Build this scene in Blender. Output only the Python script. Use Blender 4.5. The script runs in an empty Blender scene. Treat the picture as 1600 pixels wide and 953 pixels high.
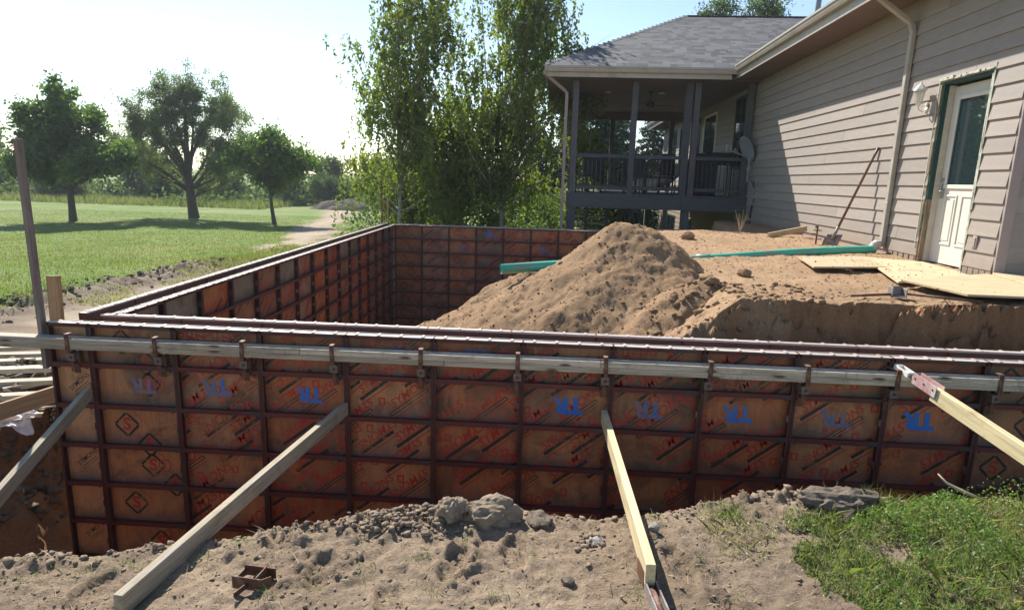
import bpy, bmesh, math, random
import numpy as np
from mathutils import Vector, Matrix
R = math.radians
rng = np.random.default_rng(7)
random.seed(7)
sc = bpy.context.scene
COL = sc.collection
# ------------------------------------------------------------------ camera
cd = bpy.data.cameras.new("camera"); cam = bpy.data.objects.new("camera", cd); COL.objects.link(cam)
cr = Vector((0.9980979, 0.0540439, 0.0296609)); cu = Vector((-0.0397477, 0.1963701, 0.9797239)); cf = Vector((-0.0471236, 0.9790394, -0.1981447))
CP = Vector((3.4685, -4.0746, 1.0755))
cam.matrix_world = Matrix(((cr.x, cu.x, -cf.x, CP.x), (cr.y, cu.y, -cf.y, CP.y), (cr.z, cu.z, -cf.z, CP.z), (0, 0, 0, 1)))
cd.sensor_width = 36; cd.lens = 21.883; cd.clip_start = .05; cd.clip_end = 20000
sc.camera = cam
# ------------------------------------------------------------------ sky, sun, exposure
SUN_EL = 42.0; SUN_AZ = -31.0          # degrees; azimuth measured from +Y towards +X
w = bpy.data.worlds.new("World"); sc.world = w; w.use_nodes = True
wn = w.node_tree.nodes; wl = w.node_tree.links
sky = wn.new("ShaderNodeTexSky"); sky.sky_type = 'NISHITA'; sky.sun_disc = False
sky.sun_elevation = R(SUN_EL); sky.sun_rotation = R(SUN_AZ); sky.altitude = 300; sky.air_density = 1.0; sky.dust_density = .35; sky.ozone_density = 1.0
wl.new(sky.outputs[0], wn["Background"].inputs[0]); wn["Background"].inputs[1].default_value = .10
ld = bpy.data.lights.new("sun", 'SUN'); ld.energy = 5.0; ld.angle = R(.55); ld.color = (1, .95, .86)
sun = bpy.data.objects.new("sun", ld); COL.objects.link(sun)
sd = Vector((math.sin(R(SUN_AZ)) * math.cos(R(SUN_EL)), math.cos(R(SUN_AZ)) * math.cos(R(SUN_EL)), math.sin(R(SUN_EL))))
sun.rotation_euler = sd.to_track_quat('Z', 'Y').to_euler(); sun.location = sd * 50
sc.view_settings.view_transform = 'Standard'; sc.view_settings.look = 'None'
sc.view_settings.exposure = 0.88; sc.view_settings.gamma = 1
# ------------------------------------------------------------------ material helpers
class NT:
    def __init__(s, name):
        s.m = bpy.data.materials.new(name); s.m.use_nodes = True
        s.t = s.m.node_tree; s.n = s.t.nodes; s.l = s.t.links
        s.b = s.n["Principled BSDF"]; s.out = s.n["Material Output"]
    def new(s, t, **k):
        n = s.n.new(t)
        for a, v in k.items(): setattr(n, a, v)
        return n
    def co(s, kind='Object', scale=(1, 1, 1), rot=(0, 0, 0)):
        tc = s.new("ShaderNodeTexCoord"); mp = s.new("ShaderNodeMapping")
        mp.inputs['Scale'].default_value = scale; mp.inputs['Rotation'].default_value = rot
        s.l.new(tc.outputs[kind], mp.inputs[0]); return mp.outputs[0]
    def pos(s, scale=(1, 1, 1)):
        g = s.new("ShaderNodeNewGeometry"); mp = s.new("ShaderNodeMapping"); mp.inputs['Scale'].default_value = scale
        s.l.new(g.outputs['Position'], mp.inputs[0]); return mp.outputs[0]
    def noise(s, vec, scale=5, detail=6, rough=.6, dist=0):
        n = s.new("ShaderNodeTexNoise"); n.inputs['Scale'].default_value = scale; n.inputs['Detail'].default_value = detail
        n.inputs['Roughness'].default_value = rough; n.inputs['Distortion'].default_value = dist
        s.l.new(vec, n.inputs['Vector']); return n.outputs[0]
    def ramp(s, fac, stops):
        r = s.new("ShaderNodeValToRGB"); e = r.color_ramp.elements
        while len(e) < len(stops): e.new(.5)
        for i, (p, c) in enumerate(stops): e[i].position = p; e[i].color = (*c, 1) if len(c) == 3 else c
        s.l.new(fac, r.inputs[0]); return r.outputs[0]
    def mix(s, fac, a, b, mode='MIX'):
        n = s.new("ShaderNodeMix", data_type='RGBA', blend_type=mode)
        for v, i in ((fac, 0), (a, 6), (b, 7)):
            if isinstance(v, (int, float)): n.inputs[i].default_value = v
            elif isinstance(v, tuple): n.inputs[i].default_value = (*v, 1)
            else: s.l.new(v, n.inputs[i])
        return n.outputs[2]
    def math(s, op, a, b=0.):
        n = s.new("ShaderNodeMath", operation=op)
        for i, v in enumerate((a, b)):
            if isinstance(v, (int, float)): n.inputs[i].default_value = v
            else: s.l.new(v, n.inputs[i])
        return n.outputs[0]
    def attr(s, name):
        n = s.new("ShaderNodeAttribute"); n.attribute_name = name; return n.outputs['Fac']
    def rnd(s):
        return s.new("ShaderNodeObjectInfo").outputs['Random']
    def bump(s, h, strength=.3, dist=.01):
        n = s.new("ShaderNodeBump"); n.inputs['Strength'].default_value = strength; n.inputs['Distance'].default_value = dist
        s.l.new(h, n.inputs['Height']); s.l.new(n.outputs[0], s.b.inputs['Normal'])
    def base(s, c):
        if isinstance(c, tuple): s.b.inputs['Base Color'].default_value = (*c, 1)
        else: s.l.new(c, s.b.inputs['Base Color'])
    def rough(s, r):
        if isinstance(r, (int, float)): s.b.inputs['Roughness'].default_value = r
        else: s.l.new(r, s.b.inputs['Roughness'])

def surf(name, c1, c2, scale=8, rough=.7, bump=.2, bd=.004, stretch=(1, 1, 1), metal=0, c3=None, vary=.12, kind='Object', fine=6):
    """two or three tone worn surface with grain relief"""
    t = NT(name); v = t.co(kind, stretch)
    f = t.noise(v, scale, 8, .65)
    c = t.ramp(f, [(.3, c1), (.7, c2)])
    f2 = t.noise(v, scale * fine, 6, .7)
    c = t.mix(.35, c, t.mix(f2, c1, c2), 'MIX')
    if c3:
        f3 = t.noise(v, scale * .45, 5, .7, .5); m = t.ramp(f3, [(.5, (0, 0, 0)), (.66, (1, 1, 1))]); c = t.mix(m, c, c3)
    if vary:
        hs = t.new("ShaderNodeHueSaturation"); t.l.new(c, hs.inputs['Color'])
        vv = t.math('MULTIPLY_ADD', t.rnd(), vary * 2); t.n[-1].inputs[2].default_value = 1 - vary
        t.l.new(vv, hs.inputs['Value']); c = hs.outputs[0]
    t.base(c); t.rough(rough); t.b.inputs['Metallic'].default_value = metal
    if bump: t.bump(t.math('ADD', f2, t.math('MULTIPLY', f, .5)), bump, bd)
    return t.m

M = {}
M['lumber'] = surf('weathered_lumber', (.26, .21, .15), (.58, .50, .38), 4, .8, .35, .003, (1, 14, 14), c3=(.33, .30, .25))
M['new_lumber'] = surf('fresh_lumber', (.50, .39, .20), (.72, .61, .37), 3, .7, .25, .002, (1, 12, 12), c3=(.60, .50, .30))
M['old_lumber'] = surf('grey_brown_lumber', (.21, .165, .105), (.52, .44, .31), 4, .8, .35, .003, (1, 14, 14), c3=(.34, .31, .26))
M['pile_lumber'] = surf('bleached_lumber', (.34, .275, .19), (.66, .58, .45), 4, .8, .3, .003, (1, 14, 14))
M['orange_lumber'] = surf('orange_lumber', (.30, .17, .08), (.46, .28, .14), 3, .7, .2, .002, (1, 12, 12))
M['frame'] = surf('rusty_form_steel', (.032, .015, .014), (.115, .028, .023), 7, .62, .35, .003, c3=(.05, .045, .046), metal=.25)
M['rib'] = surf('rib_steel', (.04, .018, .017), (.17, .035, .03), 6, .6, .3, .003, (1, 3, 3), c3=(.055, .05, .052), metal=.25)
M['rail_top'] = surf('worn_rail_painted_glint', (.32, .27, .245), (.56, .51, .465), 14, .5, .4, .002, (1, 4, 4), c3=(.34, .2, .16), metal=.1)  # worn rail steel, base colour lightened to stand in for its sun reflection
M['rust'] = surf('rusted_steel', (.06, .028, .018), (.19, .085, .05), 14, .7, .5, .003, c3=(.22, .17, .14), metal=.3)
M['grey_steel'] = surf('dusty_steel', (.16, .14, .13), (.34, .31, .29), 16, .6, .4, .003, c3=(.16, .08, .05), metal=.3)
M['rust_grey'] = surf('rusty_grey_steel', (.09, .06, .05), (.24, .19, .17), 20, .65, .5, .003, c3=(.10, .05, .035), metal=.2)
M['pink_steel'] = surf('faded_red_steel', (.34, .14, .13), (.55, .36, .34), 16, .6, .3, .002, c3=(.55, .48, .45), metal=.1)
M['concrete_side'] = surf('form_back_face', (.05, .035, .035), (.115, .06, .055), 4, .6, .25, .002, (1, 1, 1), c3=(.12, .11, .11))
def knots(m, dark=(.10, .065, .035), stain=(.16, .13, .10)):
    nt = m.node_tree; bs = nt.nodes["Principled BSDF"]; old = bs.inputs['Base Color'].links[0].from_socket
    t = NT.__new__(NT); t.m, t.t, t.n, t.l, t.b = m, nt, nt.nodes, nt.links, bs
    vo = t.new("ShaderNodeTexVoronoi"); vo.inputs['Scale'].default_value = 1; t.l.new(t.co('Object', (3.2, 9, 9)), vo.inputs['Vector'])
    c = t.mix(t.ramp(vo.outputs['Distance'], [(.07, (1, 1, 1)), (.17, (0, 0, 0))]), old, dark)
    w_ = t.noise(t.co('Object', (1, 26, 26)), 2.2, 5, .6, .6); c = t.mix(t.ramp(w_, [(.50, (0, 0, 0)), (.60, (.45, .45, .45))]), c, tuple(x * .9 for x in stain))
    st = t.noise(t.pos(), 6, 7, .75, .8); c = t.mix(t.ramp(st, [(.54, (0, 0, 0)), (.68, (.6, .6, .6))]), c, stain); t.l.new(c, bs.inputs['Base Color'])
for k_ in ('lumber', 'old_lumber', 'pile_lumber'): knots(M[k_])
knots(M['new_lumber'], (.24, .13, .05), (.34, .25, .13)); knots(M['orange_lumber'], (.12, .06, .03), (.20, .13, .08))
# plywood of the forms
def plymat(name, a, b, c3, rot=0):
    t = NT(name); v = t.co('Object', (9, 1, 1.2)); f = t.noise(v, 5, 7, .65, .3)
    c = t.ramp(f, [(.28, a), (.72, b)])
    g = t.noise(t.co('Object', (60, 1, 3)), 3, 4, .6); c = t.mix(.35, c, t.ramp(g, [(.3, a), (.7, b)]))
    pv = t.pos(); big = t.noise(pv, 1.7, 5, .65, .3)
    c = t.mix(t.ramp(big, [(.48, (0, 0, 0)), (.72, (.8, .8, .8))]), c, c3)
    # dirt caked into the lower edge of every bay
    sx = t.new("ShaderNodeSeparateXYZ"); t.l.new(t.co('Object'), sx.inputs[0]); fr = t.math('FRACT', t.math('MULTIPLY', sx.outputs[2], -1 / .305))
    dn = t.noise(pv, 9, 6, .7, .3); ds = t.math('ADD', fr, t.math('MULTIPLY', dn, .55)); c = t.mix(t.ramp(t.math('MULTIPLY', ds, .6), [(.52, (0, 0, 0)), (.80, (.85, .85, .85))]), c, (.075, .068, .066))
    fine = t.noise(pv, 30, 4, .7); c = t.mix(t.ramp(fine, [(.5, (0, 0, 0)), (.75, (.45, .45, .45))]), c, (.10, .09, .085))
    sp = t.noise(pv, 5.5, 9, .8, 1.2); c = t.mix(t.ramp(sp, [(.60, (0, 0, 0)), (.68, (.55, .55, .55))]), c, (.25, .235, .21))
    dk = t.noise(pv, 2.3, 7, .7, .8); c = t.mix(t.ramp(dk, [(.50, (0, 0, 0)), (.66, (.8, .8, .8))]), c, (.055, .038, .028))
    hs = t.new("ShaderNodeHueSaturation"); t.l.new(c, hs.inputs['Color']); vv = t.math('MULTIPLY_ADD', t.rnd(), .55); t.n[-1].inputs[2].default_value = .78; t.l.new(vv, hs.inputs['Value']); c = hs.outputs[0]
    t.base(c); t.rough(.6); t.bump(g, .25, .002); return t.m
M['ply'] = plymat('form_plywood', (.24, .092, .034), (.44, .20, .078), (.15, .09, .055))
M['ply_orange'] = plymat('form_plywood_orange', (.38, .18, .075), (.56, .30, .14), (.26, .14, .08))
M['ply_red'] = plymat('form_plywood_red', (.19, .08, .05), (.33, .15, .085), (.15, .09, .07))
M['ply_grey'] = plymat('form_plywood_grey', (.15, .12, .10), (.24, .20, .17), (.14, .10, .08))
M['ply_brown'] = plymat('form_plywood_brown', (.20, .105, .07), (.32, .17, .11), (.14, .10, .085))
M['ply_deep'] = plymat('form_plywood_deep', (.27, .08, .03), (.50, .18, .06), (.16, .07, .04))
def inkmat(name, c, under, thr=.5):
    t = NT(name); v = t.pos(); f = t.noise(v, 22, 6, .7, .4); g = t.noise(v, 3.0, 4, .6)
    s_ = t.math('ADD', f, t.math('MULTIPLY', t.math('SUBTRACT', g, .25), 1.1))
    m = t.ramp(s_, [(thr + .14, (1, 1, 1)), (thr + .38, (.12, .12, .12))])
    t.base(t.mix(m, under, c)); t.rough(.6); return t.m
M['ink_black'] = inkmat('faded_black_print', (.022, .018, .016), (.22, .12, .05), .66)
M['ink_red'] = inkmat('faded_red_print', (.40, .030, .018), (.32, .13, .05), .66)
M['ink_blue'] = inkmat('blue_stencil_paint', (.012, .13, .46), (.20, .13, .07), .62)
M['ink_blue_faded'] = inkmat('faded_blue_stencil_paint', (.03, .12, .34), (.26, .135, .06), .50)
M['siding'] = surf('taupe_lap_siding', (.26, .22, .19), (.34, .292, .254), 3, .62, .4, .003, (1, 1.4, 9), vary=.09)
def splash(m, z0, z1, col, sc_=7):
    nt = m.node_tree; bs = nt.nodes["Principled BSDF"]; old = bs.inputs['Base Color'].links[0].from_socket
    t = NT.__new__(NT); t.m, t.t, t.n, t.l, t.b = m, nt, nt.nodes, nt.links, bs
    sx = t.new("ShaderNodeSeparateXYZ"); t.l.new(t.pos(), sx.inputs[0]); k = t.math('DIVIDE', t.math('SUBTRACT', z1, sx.outputs[2]), z1 - z0)
    f = t.math('ADD', t.math('MULTIPLY', k, .9), t.math('SUBTRACT', t.noise(t.pos(), sc_, 8, .75, .3), .5)); t.l.new(t.mix(t.ramp(f, [(.35, (0, 0, 0)), (.85, (.8, .8, .8))]), old, col), bs.inputs['Base Color'])
splash(M['siding'], .2, .75, (.27, .20, .14))
M['siding_trim'] = surf('taupe_trim', (.30, .235, .215), (.36, .29, .27), 5, .6, .2, .002, vary=.02)
M['soffit'] = surf('brown_soffit', (.15, .105, .095), (.21, .15, .135), 3, .7, .1, .002, vary=0)
M['gutter'] = surf('beige_gutter', (.36, .33, .28), (.46, .42, .365), 5, .42, .05, .001, vary=0, c3=(.33, .29, .24))
M['shingleA'] = surf('charcoal_shingle', (.075, .073, .078), (.14, .137, .143), 40, .9, .5, .003)
M['shingleB'] = surf('grey_shingle', (.11, .107, .112), (.19, .187, .19), 40, .9, .5, .003)
M['shingleC'] = surf('dark_shingle', (.045, .044, .048), (.10, .098, .103), 40, .9, .5, .003)
M['porch_wood'] = surf('grey_stained_wood', (.06, .062, .07), (.125, .125, .137), 3, .75, .3, .002, (6, 6, 1))
M['porch_wood_h'] = surf('grey_stained_beam', (.045, .048, .058), (.10, .104, .12), 3, .75, .3, .002, (1, 8, 8))
M['ceiling'] = surf('porch_ceiling_boards', (.13, .095, .085), (.19, .14, .125), 3, .7, .15, .002, vary=0)
M['black'] = surf('black_metal', (.012, .012, .014), (.03, .03, .033), 10, .45, .1, .001, vary=0)
M['black_soft'] = surf('black_fabric_cover', (.018, .022, .03), (.045, .055, .07), 5, .85, .6, .01, vary=0)
M['white_paint'] = surf('white_paint', (.66, .64, .58), (.78, .76, .70), 6, .5, .1, .001, vary=0)
M['door'] = surf('cream_door_paint', (.60, .57, .50), (.70, .67, .60), 4, .45, .08, .001, vary=0)
M['door_dirty'] = surf('splashed_sill', (.40, .36, .30), (.60, .56, .50), 9, .7, .4, .003, vary=0)
M['green_trim'] = surf('dark_green_trim', (.004, .035, .03), (.01, .06, .05), 6, .5, .2, .002, vary=0)
M['torn_wood'] = surf('splintered_jamb', (.12, .075, .045), (.36, .27, .18), 5, .8, .8, .008, (8, 8, 1), c3=(.03, .08, .06), vary=0)
M['house_wrap'] = surf('torn_flashing', (.30, .31, .24), (.60, .60, .50), 12, .6, .5, .004, c3=(.08, .10, .07), vary=0)
M['pipe'] = surf('green_drain_pipe', (.04, .36, .26), (.08, .50, .37), 5, .4, .1, .001, vary=0, c3=(.20, .30, .22))
M['concrete'] = surf('pale_concrete', (.40, .39, .36), (.55, .54, .50), 6, .85, .3, .003, vary=.05)
M['osb'] = surf('plywood_sheet', (.40, .30, .17), (.60, .48, .30), 3, .75, .3, .003, (1, 5, 1), c3=(.38, .28, .17))
M['wood_dark'] = surf('shovel_handle_wood', (.10, .05, .03), (.22, .12, .075), 8, .5, .2, .002, (8, 8, 1))
M['plastic_scrap'] = surf('white_blue_plastic', (.6, .62, .68), (.85, .86, .9), 6, .4, .3, .003, c3=(.12, .14, .28))
M['dish'] = surf('grey_dish', (.20, .22, .24), (.28, .30, .32), 6, .4, .05, .001, vary=0)
M['bark'] = surf('tree_bark', (.05, .042, .035), (.13, .11, .09), 14, .9, .8, .02, (3, 3, 1))
M['birch_bark'] = surf('birch_bark', (.22, .20, .17), (.42, .40, .36), 8, .8, .4, .01, (1, 1, 4), c3=(.06, .05, .045))
M['straw'] = surf('dry_straw', (.42, .34, .20), (.62, .52, .33), 6, .8, 0, .001)
M['tile_grey'] = surf('stone', (.26, .235, .205), (.42, .385, .34), 9, .85, .5, .006, vary=.2)
M['stake'] = surf('weathered_stake', (.13, .10, .085), (.30, .26, .225), 5, .8, .4, .004, (1, 8, 8), c3=(.17, .10, .085))
M['curtain_glass'] = None
t = NT('window_glass'); t.base((.012, .02, .022)); t.rough(.06); t.b.inputs['Specular IOR Level'].default_value = .9; M['glass'] = t.m
t = NT('door_glass'); t.base((.02, .035, .04)); t.b.inputs['Coat IOR'].default_value = 2.2; t.rough(.03); t.b.inputs['Specular IOR Level'].default_value = 1.0; t.b.inputs['Coat Weight'].default_value = 1.0; t.b.inputs['Coat Roughness'].default_value = .02; M['door_glass'] = t.m
t = NT('lantern_glass'); t.base((.75, .72, .6)); t.rough(.2); t.b.inputs['Transmission Weight'].default_value = .6; M['lantern_glass'] = t.m

def soil(name, lo, hi, extra=None, sc1=3., bump=.6, bd=.02):
    t = NT(name); v = t.pos(); f = t.noise(v, sc1, 9, .68, .2); g = t.noise(v, 38, 7, .75); h = t.noise(v, 140, 4, .7)
    c = t.ramp(f, [(.32, lo), (.68, hi)]); c = t.mix(.5, c, t.ramp(g, [(.3, tuple(x * .55 for x in lo)), (.62, hi), (.8, tuple(min(1, x * 1.35) for x in hi))]))
    c = t.mix(.3, c, t.ramp(h, [(.35, lo), (.65, hi)]))
    t.base(c); t.rough(.95); t.b.inputs['Specular IOR Level'].default_value = .15
    t.bump(t.math('ADD', t.math('MULTIPLY', g, 1.), t.math('MULTIPLY', h, .4)), bump, bd); return t.m
M['mound'] = soil('tan_dirt', (.19, .115, .062), (.42, .275, .16), sc1=1.6, bump=.9)
M['clod'] = soil('dry_clay_clod', (.19, .14, .10), (.37, .29, .21), sc1=6)
M['dark_clod'] = soil('dark_soil_clod', (.10, .078, .058), (.23, .185, .14), sc1=6)
M['far_dirt'] = soil('dark_topsoil', (.055, .042, .034), (.11, .09, .075), sc1=1)

def leafmat(name, c1, c2, trans=.45, rough=.5):
    t = NT(name); t.n.remove(t.b)
    v = t.pos(); f = t.noise(v, 1.1, 3, .6); g = t.noise(v, 14, 3, .8)
    fac = t.math('ADD', t.math('MULTIPLY', f, .5), t.math('MULTIPLY', g, .5))
    c = t.ramp(fac, [(.35, c1), (.65, c2)])
    d = t.new("ShaderNodeBsdfDiffuse"); tr = t.new("ShaderNodeBsdfTranslucent"); gl = t.new("ShaderNodeBsdfGlossy"); gl.inputs['Roughness'].default_value = rough
    gl.inputs['Color'].default_value = (.9, .9, .9, 1)
    t.l.new(c, d.inputs[0]); c2_ = t.mix(.6, c, t.mix(1., c, (1.6, 1.9, .5), 'MULTIPLY')); t.l.new(c2_, tr.inputs[0])
    m1 = t.new("ShaderNodeMixShader"); m1.inputs[0].default_value = trans; t.l.new(d.outputs[0], m1.inputs[1]); t.l.new(tr.outputs[0], m1.inputs[2])
    m2 = t.new("ShaderNodeMixShader"); m2.inputs[0].default_value = .025; t.l.new(m1.outputs[0], m2.inputs[1]); t.l.new(gl.outputs[0], m2.inputs[2])
    t.l.new(m2.outputs[0], t.out.inputs[0]); return t.m
M['leaf_maple'] = leafmat('maple_leaves', (.05, .09, .028), (.14, .21, .06), .5)
M['leaf_willow'] = leafmat('willow_leaves', (.085, .115, .055), (.22, .25, .14), .45)
M['leaf_birch'] = leafmat('birch_leaves', (.07, .105, .025), (.26, .29, .07), .5)
M['leaf_far'] = leafmat('far_leaves', (.04, .07, .03), (.12, .16, .06), .45)
M['leaf_spruce'] = leafmat('spruce_needles', (.03, .06, .045), (.07, .12, .085), .1)
M['leaf_weed'] = leafmat('weed_leaves', (.07, .13, .03), (.19, .29, .07), .4)
M['leaf_meadow'] = leafmat('meadow_blades', (.11, .13, .06), (.27, .28, .14), .4)
M['leaf_drygrass'] = leafmat('dry_grass_blades', (.22, .20, .11), (.40, .37, .22), .35)
M['leaf_grass'] = leafmat('grass_blades', (.085, .125, .03), (.26, .28, .09), .4)

# ------------------------------------------------------------------ geometry helpers
class MB:
    def __init__(s): s.v = []; s.f = []; s.mi = []
    def add(s, vs, fs, mi=0):
        o = len(s.v); s.v += [tuple(p) for p in vs]; s.f += [tuple(i + o for i in f) for f in fs]; s.mi += [mi] * len(fs)
    def box(s, x0, y0, z0, x1, y1, z1, mi=0, mx=None):
        vs = [Vector(p) for p in ((x0, y0, z0), (x1, y0, z0), (x1, y1, z0), (x0, y1, z0), (x0, y0, z1), (x1, y0, z1), (x1, y1, z1), (x0, y1, z1))]
        if mx: vs = [mx @ p for p in vs]
        s.add(vs, [(0, 3, 2, 1), (4, 5, 6, 7), (0, 1, 5, 4), (1, 2, 6, 5), (2, 3, 7, 6), (3, 0, 4, 7)], mi)
    def tube(s, pts, rad, n=8, mi=0, cap=True):
        pts = [Vector(p) for p in pts]; rad = rad if isinstance(rad, (list, tuple)) else [rad] * len(pts)
        rings = []; up = Vector((0, 0, 1))
        o = len(s.v)
        for i, p in enumerate(pts):
            d = (pts[min(i + 1, len(pts) - 1)] - pts[max(i - 1, 0)]).normalized()
            a = d.cross(up if abs(d.z) < .95 else Vector((1, 0, 0))).normalized(); b = d.cross(a)
            for k in range(n):
                an = 2 * math.pi * k / n; s.v.append(tuple(p + (a * math.cos(an) + b * math.sin(an)) * rad[i]))
        for i in range(len(pts) - 1):
            for k in range(n):
                k2 = (k + 1) % n; s.f.append((o + i * n + k, o + i * n + k2, o + (i + 1) * n + k2, o + (i + 1) * n + k)); s.mi.append(mi)
        if cap:
            s.f.append(tuple(o + k for k in range(n))); s.f.append(tuple(o + (len(pts) - 1) * n + k for k in reversed(range(n)))); s.mi += [mi, mi]
    def prism(s, poly, axis, a0, a1, mi=0):
        n = len(poly); vs = []
        for a in (a0, a1):
            for (p, q) in poly: vs.append((a, p, q) if axis == 0 else (p, a, q) if axis == 1 else (p, q, a))
        s.add(vs, [tuple(range(n)), tuple(range(2 * n - 1, n - 1, -1))] + [(i, (i + 1) % n, n + (i + 1) % n, n + i) for i in range(n)], mi)
    def mesh(s, name, mats, smooth=False, recalc=True):
        me = bpy.data.meshes.new(name); me.from_pydata(s.v, [], s.f)
        for m in (mats if isinstance(mats, (list, tuple)) else [mats]): me.materials.append(m)
        me.polygons.foreach_set('material_index', s.mi)
        if recalc:
            bm = bmesh.new(); bm.from_mesh(me); bmesh.ops.recalc_face_normals(bm, faces=bm.faces); bm.to_mesh(me); bm.free()
        if smooth: me.polygons.foreach_set('use_smooth', [True] * len(me.polygons))
        me.update(); return me
def obj(name, me, parent=None, loc=None, rot=None, bevel=0):
    o = bpy.data.objects.new(name, me); COL.objects.link(o)
    if parent: o.parent = parent
    if loc is not None: o.location = loc
    if rot is not None: o.rotation_euler = rot
    if bevel:
        b = o.modifiers.new('edge', 'BEVEL'); b.width = bevel; b.segments = 1; b.limit_method = 'ANGLE'
    return o
def tag(o, label=None, cat=None, group=None, kind=None):
    if label: o['label'] = label
    if cat: o['category'] = cat
    if group: o['group'] = group
    if kind: o['kind'] = kind
    return o
def thing(name, label, cat, loc=(0, 0, 0), rz=0, group=None):
    o = bpy.data.objects.new(name, None); COL.objects.link(o); o.location = loc; o.rotation_euler = (0, 0, rz); o.empty_display_size = .2
    return tag(o, label, cat, group)
def npmesh(name, V, F, mat, smooth=False):
    """V (n,3); F (m,k)"""
    V = np.asarray(V, dtype=np.float32); F = np.asarray(F, dtype=np.int32); k = F.shape[1]
    me = bpy.data.meshes.new(name); me.vertices.add(len(V)); me.vertices.foreach_set('co', V.ravel())
    me.loops.add(F.size); me.loops.foreach_set('vertex_index', F.ravel())
    me.polygons.add(len(F)); me.polygons.foreach_set('loop_start', np.arange(0, F.size, k, dtype=np.int32)); me.polygons.foreach_set('loop_total', np.full(len(F), k, dtype=np.int32))
    if smooth: me.polygons.foreach_set('use_smooth', np.ones(len(F), dtype=bool))
    for m in (mat if isinstance(mat, (list, tuple)) else [mat]): me.materials.append(m)
    me.update(calc_edges=True); me.validate(); return me
# value noise
_H = np.random.default_rng(3).random((256, 256, 8)).astype(np.float32)
def vnoise(x, y, ch=0):
    xi = np.floor(x).astype(int); yi = np.floor(y).astype(int); fx = x - xi; fy = y - yi
    fx = fx * fx * (3 - 2 * fx); fy = fy * fy * (3 - 2 * fy); H = _H[..., ch]
    a = H[xi & 255, yi & 255]; b = H[(xi + 1) & 255, yi & 255]; c = H[xi & 255, (yi + 1) & 255]; d = H[(xi + 1) & 255, (yi + 1) & 255]
    return (a * (1 - fx) + b * fx) * (1 - fy) + (c * (1 - fx) + d * fx) * fy - .5
def fbm(x, y, f=1., o=4, g=.5, ch=0):
    s = 0; a = 1
    for i in range(o):
        s = s + a * vnoise(x * f + 17 * i + 3.3, y * f + 9.1 * i - 5.7, (ch + i) % 8); f *= 2.03; a *= g
    return s
def sst(x, a, b):
    t = np.clip((x - a) / (b - a), 0, 1); return t * t * (3 - 2 * t)

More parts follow.
